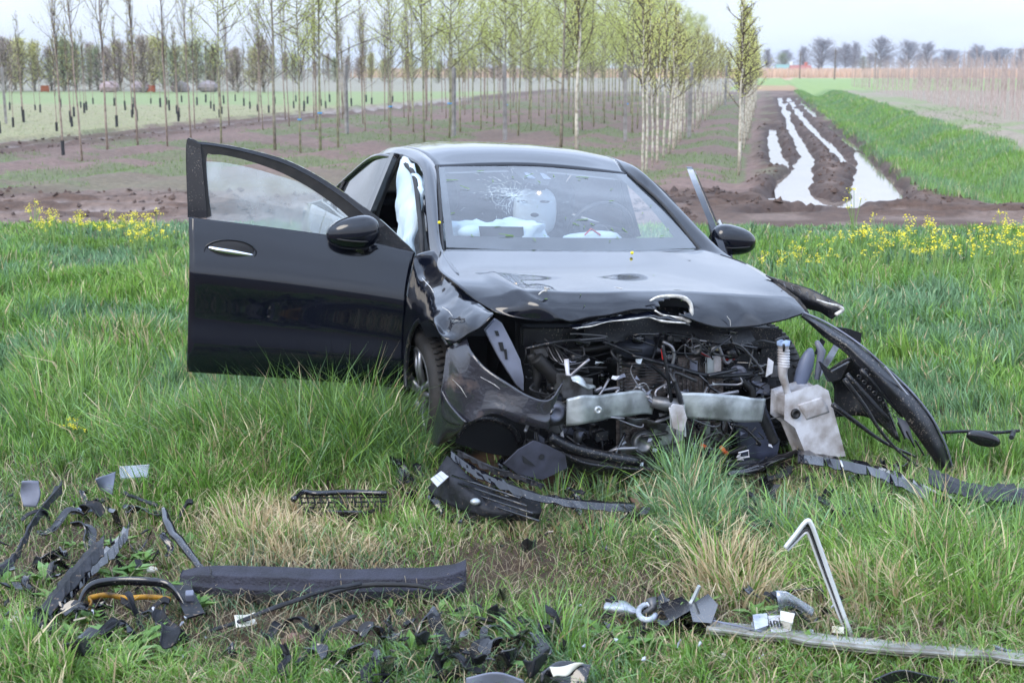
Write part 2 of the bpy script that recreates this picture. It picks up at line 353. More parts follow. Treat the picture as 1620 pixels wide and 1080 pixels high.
cols = mixc(cols, lin(150, 138, 132), np.clip(1 - sstep(-.05, .06, DR), 0, 1) * (1 - verge) * .8)
# asphalt behind the camera
cols = mixc(cols, lin(62, 64, 68), sstep(2.4, 2.0, GY))
m_ground = attr_mat('soil', rough=0.8, spec=0.3, bump=0.6, bscale=14, nscale=9, namt=0.35)
nr, ncn = GX.shape; idx = np.arange(nr * ncn).reshape(nr, ncn)
q = np.stack([idx[:-1, :-1], idx[:-1, 1:], idx[1:, 1:], idx[1:, :-1]], -1).reshape(-1, 4)
ground = fastmesh('ground', np.stack([GX, GY, GZ], -1).reshape(-1, 3), q.ravel(), np.arange(len(q)) * 4, cols.reshape(-1, 3), m_ground, smooth=True)
tag(ground, kind='structure')
# puddle water: one level sheet under the ruts
m_water = mat('muddy_water', lin(150, 132, 118), rough=0.04, spec=0.8, col2=lin(128, 112, 100), scale=1.5, bump=0.06, bscale=9)
wb = MB()
pts = [(*PQ(-.9, 20),), (*PQ(3.1, 20),), (*PQ(3.1, 112),), (*PQ(-.9, 112),)]
xs0 = G(1030, 330); wb.add([(2.0, 17.6, -.085), (5.9, 17.6, -.085), (6.4, 21.6, -.085), (2.0, 21.6, -.085)], [(0, 1, 2, 3)])
a0, a1, a2, a3 = PQ(-.15, 22.4), PQ(2.2, 22.0), PQ(2.2, 108), PQ(-.3, 108)
wb.add([(4.0, 21.6, -.085), (6.3, 21.6, -.085), (*a2, -.085), (*a3, -.085)], [(0, 1, 2, 3)])
wo = wb.build('puddle', m_water); tag(wo, kind='structure')

# ------------------------------------------------------------------ grass blades (numpy)
RS = np.random.RandomState(7)
def tz(x, y): return terrain(np.asarray(x, float), np.asarray(y, float))[0]
def blades(name, x, y, h, wd, lean, az, col, m, segs=3, zoff=None, tipw=0.0):
    n = len(x); z = tz(x, y) - .01 if zoff is None else zoff
    ts = [0, .38, .72, 1.0] if segs == 3 else [0, .55, 1.0]
    dx, dy = np.cos(az), np.sin(az); tw = RS.uniform(0, 2 * math.pi, n); sx, sy = np.cos(tw), np.sin(tw)
    V = np.zeros((n, 2 * segs + 1, 3)); Cc = np.zeros((n, 2 * segs + 1, 3)); k = 0
    for i, t in enumerate(ts):
        out_ = lean * h * t ** 1.8; up = h * t * np.sqrt(np.clip(1 - (np.minimum(lean, .96) * t) ** 2, .04, 1)) if True else h * t
        cx = x + dx * out_; cy = y + dy * out_; cz = z + up
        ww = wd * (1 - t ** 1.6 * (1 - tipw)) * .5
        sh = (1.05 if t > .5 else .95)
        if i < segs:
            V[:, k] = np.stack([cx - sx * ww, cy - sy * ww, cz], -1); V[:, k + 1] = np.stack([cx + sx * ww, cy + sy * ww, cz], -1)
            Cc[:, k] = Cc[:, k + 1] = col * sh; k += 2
        else: V[:, k] = np.stack([cx, cy, cz], -1); Cc[:, k] = col * sh
    nv = 2 * segs + 1; base = (np.arange(n) * nv)[:, None]
    pat = []; st = []
    for i in range(segs - 1): st.append(len(pat)); pat += [2 * i, 2 * i + 1, 2 * i + 3, 2 * i + 2]
    st.append(len(pat)); pat += [2 * segs - 2, 2 * segs - 1, 2 * segs]
    loops = (base + np.array(pat)[None]).ravel(); ls = ((np.arange(n) * len(pat))[:, None] + np.array(st)[None]).ravel()
    return fastmesh(name, V.reshape(-1, 3), loops, ls, Cc.reshape(-1, 3), m, smooth=False)
m_grass = attr_mat('grass_blade', rough=0.36, transl=0.24, spec=0.5)
def ell(PX, PY, cx, cy, rx, ry): return np.exp(-(((PX - cx) / rx) ** 2 + ((PY - cy) / ry) ** 2) * .9)
TALL = [(420, 725, 190, 45, .24), (570, 725, 90, 40, .26), (1090, 800, 55, 55, .24), (1120, 860, 80, 50, .17), (1500, 900, 190, 90, .17), (1380, 860, 90, 60, .12), (870, 730, 60, 20, .08),
        (100, 640, 140, 60, .14), (1260, 920, 60, 40, .06), (60, 1080, 160, 40, .12), (560, 770, 60, 40, .06), (420, 850, 110, 60, .08), (655, 715, 45, 35, .13), (700, 740, 40, 20, .08), (900, 1050, 60, 40, .09)]
SOIL = [(800, 895, 120, 40, 1.), (150, 890, 140, 50, .8), (400, 985, 330, 26, .9), (1180, 770, 90, 18, .9), (1010, 940, 120, 26, .8), (430, 1012, 430, 34, .9), (1000, 1000, 140, 30, .8), (700, 950, 160, 60, .7), (1060, 770, 60, 16, .6), (510, 935, 250, 34, 1.), (110, 930, 120, 70, .8), (1400, 765, 230, 26, .85), (1360, 1018, 300, 20, .95), (1150, 975, 200, 26, .9), (820, 1040, 110, 36, .85), (850, 795, 170, 24, .85), (540, 798, 90, 20, .9), (60, 900, 110, 40, 1), (200, 950, 140, 40, 1), (430, 990, 260, 45, .75), (800, 920, 110, 50, 1), (1010, 950, 150, 30, .8), (1190, 775, 60, 20, 1), (120, 780, 130, 30, .5), (620, 1000, 120, 40, .7), (1400, 770, 110, 16, .6),
        (760, 800, 200, 30, .6), (1150, 1000, 220, 30, .7), (520, 800, 60, 16, .5), (800, 1060, 90, 30, .7), (1000, 770, 120, 16, .7), (230, 790, 60, 20, .5), (500, 925, 240, 24, .9), (1450, 1030, 180, 22, .5)]
TAN = [(440, 850, 120, 50, .95), (1165, 930, 60, 45, 1.0), (370, 770, 90, 30, .5), (560, 880, 80, 22, .7), (680, 860, 110, 30, .5), (180, 840, 60, 25, .6), (1300, 980, 160, 30, .6), (820, 870, 120, 40, .6), (350, 460, 60, 30, .2), (170, 560, 120, 25, .25), (960, 830, 80, 30, .5), (1240, 780, 60, 20, .5)]
def gmap(PX, PY, L_):
    r = np.zeros_like(PX)
    for a in L_: r = np.maximum(r, a[4] * ell(PX, PY, *a[:4]))
    return r
def pick(n): 
    return RS.rand(n)
def grasscol(x, y, tan, n):
    a = np.array(lin(98, 144, 54)); b = np.array(lin(152, 186, 90)); c = np.array(lin(120, 156, 112)); t1 = np.array(lin(226, 210, 172)); t2 = np.array(lin(176, 150, 114))
    u = np.clip(vnoise(x, y, .55, 21) * .6 + vnoise(x, y, .16, 22) * .4 + (RS.rand(n) - .5) * .5, 0, 1)[:, None]
    k = sstep(.35, .75, vnoise(x, y, .8, 23) + (RS.rand(n) - .5) * .5)[:, None]
    col = (a * (1 - u) + b * u) * (1 - k) + c * k
    col = col * RS.uniform(.45, 1.2, n)[:, None]
    tt = (RS.rand(n) < tan)[:, None]; s = RS.rand(n)[:, None]
    return np.where(tt, t1 * s + t2 * (1 - s), col) * 1.0
def incar(x, y):
    o = np.stack([x, y, np.zeros_like(x)], -1) - CO; c = o @ CR
    return (c[:, 0] > -3.7) & (c[:, 0] < .45) & (np.abs(c[:, 1]) < .84)
def lawn(n, y0, y1, seed, segs, wmul, hmul, margin=.5, pw=1.0):
    global RS
    RS = np.random.RandomState(seed)
    u = RS.rand(n); y = y0 * (y1 / y0) ** (u ** pw); x = RS.uniform(-1, 1, n) * (.385 * y + margin)
    # clumping: pull half of the roots towards tuft centres
    cl = RS.rand(n) < .55; g = .16; cx = (np.floor(x / g) + .5 + (vnoise(x // g * 3.7, y // g * 5.1, 1, 31) - .5) * .7) * g; cy = (np.floor(y / g) + .5 + (vnoise(x // g * 2.3, y // g * 4.1, 1, 32) - .5) * .7) * g
    k = RS.uniform(.35, .8, n) * cl; x = x * (1 - k) + cx * k; y = y * (1 - k) + cy * k
    PX, PY = proj(x, y, 0.0); tall = gmap(PX, PY, TALL); soil = gmap(PX, PY, SOIL); tan = gmap(PX, PY, TAN)
    tuft = vnoise(x // g * 1.7, y // g * 1.3, 1, 33)
    base = np.interp(y, [3.5, 5.4, 6.3, 8, 13, 17], [.09, .10, .16, .18, .18, .07]) * (.55 + .9 * vnoise(x, y, .6, 34)) * (.6 + .8 * tuft)
    h = (base + tall * (.5 + .8 * tuft)) * RS.uniform(.45, 1.15, n) * hmul
    keep = RS.rand(n) > np.clip(soil * 1.08, 0, .97)
    h *= (1 - .72 * soil)
    car = incar(x, y); keep &= ~(car & (RS.rand(n) < .93)); h = np.where(car, np.minimum(h, .08), h)
    matted = (y < 5.9) & (RS.rand(n) < .35)
    lean = np.where(matted, RS.uniform(.75, .98, n), np.clip(RS.normal(.42, .22, n), .05, .95) + tall * .3)
    ta = np.clip(tan * .85 + .05 + .13 * (y < 6) * (vnoise(x, y, .5, 36) > .5) + .3 * matted * (vnoise(x, y, .3, 37) > .5), 0, 1)
    az = vnoise(x, y, 1.2, 35) * 7 + RS.normal(0, 1.0, n) + np.where(cl, 0, RS.uniform(-3, 3, n))
    col = grasscol(x, y, ta, n); wd = RS.uniform(.004, .0105, n) * wmul * (1 + tall * 1.4)
    i = keep & (h > .015)
    return x[i], y[i], h[i], wd[i], np.clip(lean, .05, .98)[i], az[i], col[i]
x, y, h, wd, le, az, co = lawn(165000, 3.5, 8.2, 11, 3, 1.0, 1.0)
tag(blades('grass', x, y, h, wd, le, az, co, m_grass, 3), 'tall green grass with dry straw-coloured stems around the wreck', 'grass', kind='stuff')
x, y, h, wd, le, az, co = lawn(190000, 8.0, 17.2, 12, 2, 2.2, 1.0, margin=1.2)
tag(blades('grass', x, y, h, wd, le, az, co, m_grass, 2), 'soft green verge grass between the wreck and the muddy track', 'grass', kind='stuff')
# tufts: fans of long blades from one root
TUFT = [(1085, 790, 260, .30, .07, 0), (1110, 850, 220, .26, .08, 0), (1060, 835, 160, .22, .06, 0), (1165, 940, 260, .20, .10, 1), (1140, 915, 200, .24, .08, 1), (1190, 955, 160, .16, .07, 1), (420, 870, 260, .16, .14, 1), (480, 880, 220, .13, .14, 1), (385, 850, 200, .18, .12, 1), (540, 890, 160, .12, .12, 1),
        (300, 890, 120, .14, .1, 1), (480, 712, 560, .50, .14, 0), (550, 720, 560, .50, .13, 0), (615, 722, 500, .44, .09, 0), (400, 715, 500, .44, .15, 0), (520, 745, 460, .36, .14, 0), (330, 715, 420, .38, .15, 0), (590, 745, 400, .34, .1, 0), (655, 752, 260, .28, .06, 0), (250, 700, 380, .32, .16, 0), (440, 770, 300, .24, .14, 0), (330, 700, 220, .28, .14, 0), (250, 720, 220, .26, .14, 0), (650, 735, 160, .24, .07, 0), (575, 740, 180, .26, .10, 0), (440, 750, 200, .26, .12, 0), (160, 700, 200, .26, .14, 0), (60, 690, 200, .26, .14, 0),
        (1420, 900, 240, .30, .14, 0), (1500, 930, 260, .30, .14, 0), (1580, 900, 240, .30, .14, 0), (1360, 880, 200, .26, .12, 0), (1450, 960, 200, .26, .12, 0), (1560, 980, 220, .28, .12, 0), (1380, 960, 160, .24, .1, 1), (1300, 900, 180, .26, .1, 0), (1240, 860, 140, .22, .09, 0), (1600, 860, 160, .22, .1, 0), 
        (860, 745, 120, .16, .1, 0), (880, 800, 110, .18, .08, 0), (950, 790, 120, .18, .08, 0), (960, 880, 140, .18, .1, 0), (830, 840, 120, .13, .1, 1), (690, 870, 140, .14, .1, 0), (620, 830, 140, .16, .1, 0), (760, 1000, 100, .12, .08, 0), (870, 1030, 160, .2, .07, 0), (900, 1060, 160, .18, .08, 0), (40, 1070, 200, .2, .12, 0), (140, 1078, 150, .15, .12, 0), (260, 1080, 110, .12, .1, 0), (380, 1080, 90, .10, .12, 0), (1000, 1070, 160, .14, .12, 0), (1100, 1060, 140, .12, .12, 1), (240, 800, 140, .2, .1, 0), (330, 790, 160, .24, .1, 0), (560, 830, 120, .16, .1, 1)]
RS = np.random.RandomState(61); T_ = [[], [], [], [], [], [], []]
for px, py, n, hh, r_, dry in TUFT:
    g = G(px, py); n = int(n * .8); rx = RS.normal(0, r_, n); ry = RS.normal(0, r_, n); x = g[0] + rx; y = g[1] + ry; T_[0].append(x); T_[1].append(y)
    T_[2].append(hh * RS.uniform(.55, 1.2, n)); T_[3].append(RS.uniform(.0045, .0105, n)); T_[4].append(np.clip(np.hypot(rx, ry) / r_ * .30 + RS.normal(.25, .16, n), .05, .95)); T_[5].append(np.arctan2(ry, rx) + RS.normal(0, .5, n))
    c_ = grasscol(x, y, np.full(n, .75 if dry else .04), n); T_[6].append(c_)
cat_ = [np.concatenate(a) for a in T_]; k = ~incar(cat_[0], cat_[1]); cat_ = [a[k] for a in cat_]
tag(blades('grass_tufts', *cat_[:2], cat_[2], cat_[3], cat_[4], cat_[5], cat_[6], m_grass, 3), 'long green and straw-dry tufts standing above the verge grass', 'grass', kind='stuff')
# ditch bank and field weeds
RS = np.random.RandomState(5)
n = 90000; qv = 20.5 * (115 / 20.5) ** RS.rand(n); pv = RS.uniform(2.3, 6.0, n); X = pv * CA + qv * SA; Y = -pv * SA + qv * CA
k = zones(X, Y)[5] > .5; X, Y = X[k], Y[k]; n = len(X)
co = grasscol(X, Y, np.full(n, .06), n) * .95; tag(blades('grass', X, Y, RS.uniform(.05, .22, n), RS.uniform(.006, .012, n) * (Y / 22) ** .7, np.clip(RS.normal(.4, .2, n), .05, .9), RS.uniform(0, 6.3, n), co, m_grass, 2), 'bright green grass on the ditch bank beside the puddled track', 'grass', kind='stuff')
n = 60000; Y = 21.5 * (70 / 21.5) ** RS.rand(n); X = RS.uniform(-.42, .34, n) * Y; P = X * CA - Y * SA
wd_ = .04 + vnoise(X, Y, 2.2, 11) * .6 + vnoise(X, Y, .7, 12) * .4; k = ((wd_ > .54) & (P < -.4) & (P > -16) | (P < -18.5) & (RS.rand(n) < .6) | (P > 5.8)) & (zones(X, Y)[3] < .3); X, Y = X[k], Y[k]; n = len(X)
co = np.where((X * CA - Y * SA < -18.5)[:, None], np.array(lin(150, 158, 112)), np.array(lin(116, 138, 78))) * RS.uniform(.75, 1.15, n)[:, None]
tag(blades('weeds', X, Y, RS.uniform(.02, .11, n), RS.uniform(.008, .016, n) * (Y / 25) ** .6, np.clip(RS.normal(.5, .2, n), .05, .9), RS.uniform(0, 6.3, n), co, m_grass, 2), 'low green weeds and moss patches on the brown nursery soil', 'weeds', kind='stuff')
# mud clods along the ruts
RS = np.random.RandomState(3); cb = MB()
cand = RS.rand(9000, 2); cnt = 0; CX_ = RS.uniform(-.40, .40, 9000); CY_ = 17.6 * (48 / 17.6) ** cand[:, 1]; CX_ = CX_ * CY_
zz = zones(CX_, CY_); dpv = segdist(CX_, CY_, PUDS); mk = (zz[3] + zz[4] + zz[6] > .5) & (dpv > .12) & ~((CY_ < 19.5) & (CX_ > 2.4) & (CX_ < 6.6)) & (RS.rand(9000) < np.where(dpv < .5, 1, .5)); CX_, CY_ = CX_[mk], CY_[mk]; CZ_ = tz(CX_, CY_)
for i in range(len(CX_)):
    r_ = RS.uniform(.02, .06); v = []
    for a_ in ((1, 0, 0), (0, 1, 0), (-1, 0, 0), (0, -1, 0), (.1, .1, .8), (0, 0, -.5)): v.append((np.array(a_) + RS.normal(0, .25, 3)) * r_ + (CX_[i], CY_[i], CZ_[i]))
    cb.add(v, [(0, 1, 4), (1, 2, 4), (2, 3, 4), (3, 0, 4), (1, 0, 5), (2, 1, 5), (3, 2, 5), (0, 3, 5)])
m_clod = mat('mud_clod', c_mud, .85, col2=lin(74, 60, 54), scale=3)
tag(cb.build('mud_clods', m_clod), 'churned brown clods of mud along the wheel ruts', 'mud', kind='stuff')
# ------------------------------------------------------------------ trees
m_bark = mat('bark', lin(146, 138, 118), .8, col2=lin(104, 96, 84), scale=9)
m_bark_green = mat('bark_mossy', lin(162, 160, 124), .8, col2=lin(108, 102, 84), scale=7)
m_bark_red = mat('bark_reddish', lin(160, 144, 128), .8, col2=lin(122, 104, 94), scale=9)
m_birch = mat('bark_white', lin(208, 200, 182), .7, col2=lin(140, 128, 108), scale=14)
m_twig = mat('twig', lin(110, 96, 84), .8)
m_twig_pale = mat('twig_pale', lin(184, 166, 158), .8, col2=lin(150, 132, 124), scale=3)
m_leaf = attr_mat('young_leaf', rough=.5, transl=.45, spec=.3)
m_black = mat('black_tube', (.012, .012, .014), .5)
m_post = mat('weathered_post', lin(150, 146, 142), .85, col2=lin(112, 106, 100), scale=5)
m_blue = mat('blue_tie', lin(90, 160, 215), .5)
def trunk_mesh(rnd, h, r, bend=.04, split=0):
    b = MB(); pts = [(rnd.uniform(-bend, bend) * (i > 0) * (i / 7), rnd.uniform(-bend, bend) * (i > 0) * (i / 7), h * i / 7) for i in range(8)]
    b.tube(pts, [r, r * .8, r * .62, r * .42, .006], 7); return b, pts
def crown_mesh(rnd, h, z0, nbr, blen, ang, nleaf, leaf, lc, tw=.007, whip=1.0, droop=0.0, trunk=None, rnd_=False, js=.035):
    """twigs and leaf faces, colours per vertex"""
    b = MB(); tips = []
    for i in range(nbr):
        z = z0 + (h - z0) * (i / nbr) ** .85 * .93; a = rnd.uniform(0, 6.28); L_ = blen * ((1 - .72 * (z - z0) / (h - z0)) if not rnd_ else max(.25, 1 - abs((z - z0) / (h - z0) * 1.25 - .3)) ** .7) * rnd.uniform(.6, 1.2)
        e = ang * rnd.uniform(.45, 1.9); p = np.array([0, 0, z]); P = [p]
        for k in range(4):
            d = np.array([math.cos(a) * math.cos(e), math.sin(a) * math.cos(e), math.sin(e)]); p = p + d * L_ / 4; P.append(p); e += (whip - 1) * .2 + rnd.uniform(-.1, .22) - droop; a += rnd.uniform(-.25, .25)
        b.tube(P, [tw * 1.7, tw * .4], 3, cap=False); tips += [(P[j], P[j + 1]) for j in range(1, 4)] * 2
        for k in range(3):
            j = rnd.randint(1, 3); s = P[j]; a2 = a + rnd.choice((-1, 1)) * rnd.uniform(.4, 1.1); e2 = e * rnd.uniform(.6, 1.1); l2 = L_ * rnd.uniform(.25, .5)
            t = s + np.array([math.cos(a2) * math.cos(e2), math.sin(a2) * math.cos(e2), math.sin(e2)]) * l2; b.tube([s, (s + t) / 2 + np.array([0, 0, .02]), t], [tw * .8, tw * .3], 3, cap=False); tips.append((s, t))
    nb = len(b.v); bf = list(b.f); V = list(b.v); col = [lin(112, 98, 84)] * nb
    for i in range(nleaf):
        s, t = rnd.choice(tips); f = rnd.random(); c = np.array(s) * (1 - f) + np.array(t) * f + np.array([rnd.gauss(0, js) for _ in range(3)])
        u = np.array([rnd.gauss(0, 1) for _ in range(3)]); u /= np.linalg.norm(u); w_ = np.cross(u, [rnd.gauss(0, 1) for _ in range(3)]); w_ /= np.linalg.norm(w_) + 1e-6; sz = leaf * rnd.uniform(.6, 1.4)
        k = len(V); V += [tuple(c - u * sz), tuple(c + w_ * sz * .5), tuple(c + u * sz), tuple(c - w_ * sz * .5)]; bf.append((k, k + 1, k + 2, k + 3))
        g = rnd.uniform(.75, 1.2); col += [tuple(x_ * g for x_ in lc)] * 4
    me = bpy.data.meshes.new('crown'); me.from_pydata([tuple(map(float, v)) for v in V], [], bf); a_ = me.color_attributes.new('Col', 'FLOAT_COLOR', 'POINT')
    a_.data.foreach_set('color', np.concatenate([np.array(col), np.ones((len(col), 1))], 1).astype(np.float32).ravel()); me.materials.append(m_leaf); return me
rnd = random.Random(4)
def variants(k, h, r, bark, **kw):
    o = []
    for i in range(k):
        t, _ = trunk_mesh(rnd, h * rnd.uniform(.94, 1.04), r * rnd.uniform(.85, 1.15)); me = bpy.data.meshes.new('trunk'); me.from_pydata([tuple(v) for v in t.v], [], t.f); me.materials.append(bark); me.shade_smooth()
        o.append((me, crown_mesh(rnd, h, **kw)))
    return o
LIME = variants(6, 5.3, .030, m_bark_green, z0=1.75, nbr=30, blen=1.6, ang=.55, nleaf=3600, leaf=.022, js=.09, lc=lin(200, 206, 122))
LIMEW = variants(3, 5.5, .045, m_bark, z0=1.65, nbr=28, blen=2.0, ang=.5, nleaf=2000, leaf=.026, js=.07, lc=lin(164, 172, 104))
BIRCH = variants(7, 3.0, .028, m_birch, z0=1.35, nbr=30, blen=.60, ang=.8, nleaf=760, leaf=.017, js=.05, lc=lin(216, 214, 130))
BARE = variants(4, 5.0, .028, m_bark_red, z0=1.75, nbr=26, blen=1.5, ang=.95, nleaf=500, leaf=.022, js=.08, tw=.0055, lc=lin(190, 184, 124), whip=1.1)
SAP = variants(3, 3.4, .020, m_bark_red, z0=1.3, nbr=16, blen=.8, ang=1.05, nleaf=100, leaf=.03, lc=lin(176, 176, 116), whip=1.1)
def tree(v, x, y, rz, s, name, label, cat, group=None, tilt=(0, 0), extra=None):
    z = float(tz(np.array([x]), np.array([y]))[0]) - .03
    r = empty(name, (x, y, z), rz); r.rotation_euler = (tilt[0], tilt[1], rz); r.scale = s if hasattr(s, '__len__') else (s, s, s); tag(r, label, cat, group)
    for nm, me in (('trunk', v[0]), ('crown', v[1])):
        o = bpy.data.objects.new(nm, me); COL.objects.link(o); o.parent = r
    return r
tie_me = MB().lathe((0, 0, .0), (0, 0, 1), [(0, .055), (.035, .058)], 8); tie = bpy.data.meshes.new('tie'); tie.from_pydata([tuple(v) for v in tie_me.v], [], tie_me.f); tie.materials.append(m_blue)
tb = MB().lathe((0, 0, 0), (0, 0, 1), [(0, .045), (.42, .045)], 8); tubeme = bpy.data.meshes.new('trunk_guard'); tubeme.from_pydata([tuple(v) for v in tb.v], [], tb.f); tubeme.materials.append(m_black)
def addpart(r, nm, me, z=0):
    o = bpy.data.objects.new(nm, me); COL.objects.link(o); o.parent = r; o.location = (0, 0, z); return o
def R_(a, b): return rnd.uniform(a, b)
ORD = ['first', 'second', 'third', 'fourth', 'fifth', 'sixth', 'seventh', 'eighth', 'ninth', 'tenth', 'eleventh', 'twelfth']
# prominent trees, one by one: base pixel -> ground
PROM = [(350, 225, 'LIME', 1.05, 'tall knotted sapling whose trunk rises just behind the top of the open door window'), (435, 240, 'LIMEW', .95, 'grey forked young tree spreading wide above the open car door'),
        (475, 238, 'LIME', .9, 'thin dark sapling between the grey forked tree and the lime with a blue tie'), (507, 236, 'LIME', 1.0, 'lime sapling with a blue tie, left of the car roof'), (535, 232, 'LIME', 1.1, 'tall straight lime sapling rising left of the rear car window'),
        (618, 225, 'LIME', 1.0, 'slim mossy lime sapling rising behind the rear end of the car roof'), (671, 222, 'LIME', 1.15, 'stout straight lime sapling rising behind the left part of the car roof'), (711, 218, 'LIME', 1.1, 'leaning lime sapling right of the stout straight one behind the car roof'),
        (748, 192, 'LIME', 1.0, 'low crowned lime sapling behind the middle of the car roof'), (801, 212, 'LIME', .95, 'lime sapling with a pale post beside it behind the car roof'), (820, 213, 'LIME', 1.15, 'high lime sapling above the centre of the windscreen'),
        (887, 240, 'LIMEW', .85, 'wide branching young tree directly behind the right part of the car roof'), (912, 242, 'BIRCH', 1.5, 'tall pale stemmed birch next to the wide branching young tree'), (989, 216, 'LIME', 1.05, 'lime sapling left of the first white birch stems'),
        (130, 252, 'BARE', .88, 'bare reddish sapling with a knobbly top at the left, green lower stem'), (170, 235, 'BARE', 1.0, 'bare leaning sapling right of the knobbly topped one at the left'), (218, 232, 'BARE', .95, 'bare sapling with a fine fan of twigs, third from the left behind the verge'),
        (265, 232, 'BARE', 1.0, 'bare upright sapling left of the open car door'), (302, 218, 'BARE', .95, 'bare sapling just left of the door window corner'), (100, 243, 'BARE', .85, 'leaning bare sapling with a black guard round its foot at the left')]
POOL = {'LIME': LIME, 'LIMEW': LIMEW, 'BIRCH': BIRCH, 'BARE': BARE}
used = []
for i, (px, py, k, s, lab) in enumerate(PROM):
    g = G(px, py); used.append((g[0], g[1])); r = tree(POOL[k][i % len(POOL[k])], g[0], g[1], R_(0, 6.28), (s, s, s * R_(.97, 1.05)), {'LIME': 'lime_tree', 'LIMEW': 'young_tree', 'BIRCH': 'birch_tree', 'BARE': 'bare_sapling'}[k], lab, 'tree', 'nursery trees in rows', (R_(-.02, .02), R_(-.035, .03)))
    if 'blue tie' in lab or k == 'LIME' and i % 2: addpart(r, 'tie', tie, .88)
    if 'black guard' in lab: addpart(r, 'trunk_guard', tubeme)
# birch rows beside the track
for row, p0, q0, nn in ((0, -.44, 25.85, 30), (1, -2.1, 25.4, 34)):
    for i in range(nn):
        q_ = q0 + 1.25 * i * (1 + i * .018); x, y = PQ(p0 + R_(-.06, .06), q_ + R_(-.15, .15))
        if i == 0: lab = 'white stemmed birch standing first in the row beside the puddled track' if row == 0 else 'pale birch standing first in the second row, closest to the car windscreen'
        elif i < 10: lab = ORD[i] + (' white stemmed birch from the front in the row beside the puddled track' if row == 0 else ' white stemmed birch from the front in the second row from the puddled track')
        else: lab = 'far white stemmed birch with yellow-green leaves in the row beside the puddled track' if row == 0 else 'far white stemmed birch with yellow-green leaves in the second row from the puddled track'
        tree(BIRCH[rnd.randrange(7)], x, y, R_(0, 6.28), (R_(.8, 1.2), R_(.8, 1.2), R_(.86, 1.14)), 'birch_tree', lab, 'tree', None if i == 0 else ('birches in the track-side row' if row == 0 else 'birches in the second row'), (R_(-.02, .02), R_(-.02, .02)))
# green haze rows further left
for j in range(9):
    p0 = -3.9 - 1.62 * j
    q_ = 40 + R_(0, 3); k = 0
    while q_ < 100:
        x, y = PQ(p0 + R_(-.1, .1), q_)
        if min(math.hypot(x - a, y - b) for a, b in used) > 1.0 and not (proj(x, y, 0)[0] < -120):
            if p0 > -12: tree(LIME[rnd.randrange(6)], x, y, R_(0, 6.28), R_(.82, 1.02), 'lime_tree', (ORD[k] + ' lime sapling from the front' if k < 5 else 'far slim lime sapling') + ' in the ' + ORD[j] + ' green row left of the birches', 'tree', 'lime saplings deep in the nursery rows', (R_(-.02, .02), R_(-.02, .02)))
            else: tree(BARE[rnd.randrange(4)], x, y, R_(0, 6.28), R_(.75, .92), 'bare_sapling', (ORD[k] + ' nearly bare sapling from the front' if k < 5 else 'far nearly bare sapling') + ' in the ' + ORD[j] + ' row left of the birches', 'tree', 'nearly bare saplings in the left rows', (R_(-.03, .03), R_(-.03, .03)))
        q_ += 2.6 + k * .22 + R_(-.2, .2); k += 1
# saplings with black guards on the pale grass
for j in range(8):
    p0 = -19.6 - 2.0 * j; q_ = 33 + R_(0, 2); k = 0
    while q_ < 78:
        k += 1
        x, y = PQ(p0 + R_(-.25, .25), q_); px, py = proj(x, y, 0)
        if -150 < px < 760:
            r = tree(SAP[rnd.randrange(3)], x, y, R_(0, 6.28), R_(.8, 1.1), 'guarded_sapling', ORD[k - 1] + ' sapling in the ' + ORD[j] + ' row of black trunk guards on pale grass', 'tree', 'saplings with black guards', (R_(-.03, .03), R_(-.03, .03)))
            addpart(r, 'trunk_guard', tubeme)
        q_ += 4.3 + R_(-.4, .4)
# weathered posts
pm = MB().box((0, 0, 1.0), (.085, .085, 2.0)).lathe((0, 0, 2.0), (0, 0, 1), [(0, .05), (.05, .0)], 6); pmesh = bpy.data.meshes.new('post'); pmesh.from_pydata([tuple(v) for v in pm.v], [], pm.f); pmesh.materials.append(m_post)
for i, (px, py, hh, lab) in enumerate([(10, 198, .95, 'weathered grey post at the far left edge of the nursery'), (799, 222, 1.0, 'weathered grey post behind the middle of the car roof'), (989, 222, 1.0, 'weathered grey post left of the birch rows'), (549, 210, 1.0, 'weathered grey post behind the arched top of the door window'), (718, 215, .95, 'weathered grey post beside the leaning lime sapling'), (1090, 216, 1.0, 'weathered grey post standing among the white birch stems'), (1147, 166, 1.0, 'grey post far down the alley between the birch rows')]):
    g = G(px, py); o = bpy.data.objects.new('wooden_post', pmesh); COL.objects.link(o); o.location = (g[0], g[1], -.05); o.scale = (1, 1, hh); o.rotation_euler = (0, R_(-.02, .02), R_(0, 1)); tag(o, lab, 'post', 'weathered posts')
# pale whips on the field right of the ditch
WH = []
for i in range(4):
    b = MB(); hgt = rnd.uniform(2.3, 2.7); b.tube([(0, 0, 0), (R_(-.02, .02), R_(-.02, .02), hgt * .5), (R_(-.03, .03), 0, hgt)], [.022, .016, .006], 5)
    for k in range(9):
        z = hgt * (.35 + .07 * k); a = R_(0, 6.28); b.tube([(0, 0, z), (math.cos(a) * .07, math.sin(a) * .07, z + .28)], [.007, .003], 3, cap=False)
    me = bpy.data.meshes.new('whip'); me.from_pydata([tuple(v) for v in b.v], [], b.f); me.materials.append(m_twig_pale); WH.append(me)
cand = []
for j in range(26):
    p0 = 8.6 + j * 1.1; q_ = 38 + (j % 2) * .7 + max(0, (j - 2)) * .25
    while q_ < 150:
        x, y = PQ(p0, q_); px, py = proj(x, y, 0)
        if px < 1660 and px > 1250: cand.append((y, x, p0))
        q_ += 1.5 if q_ < 80 else 2.6
cand.sort(); 
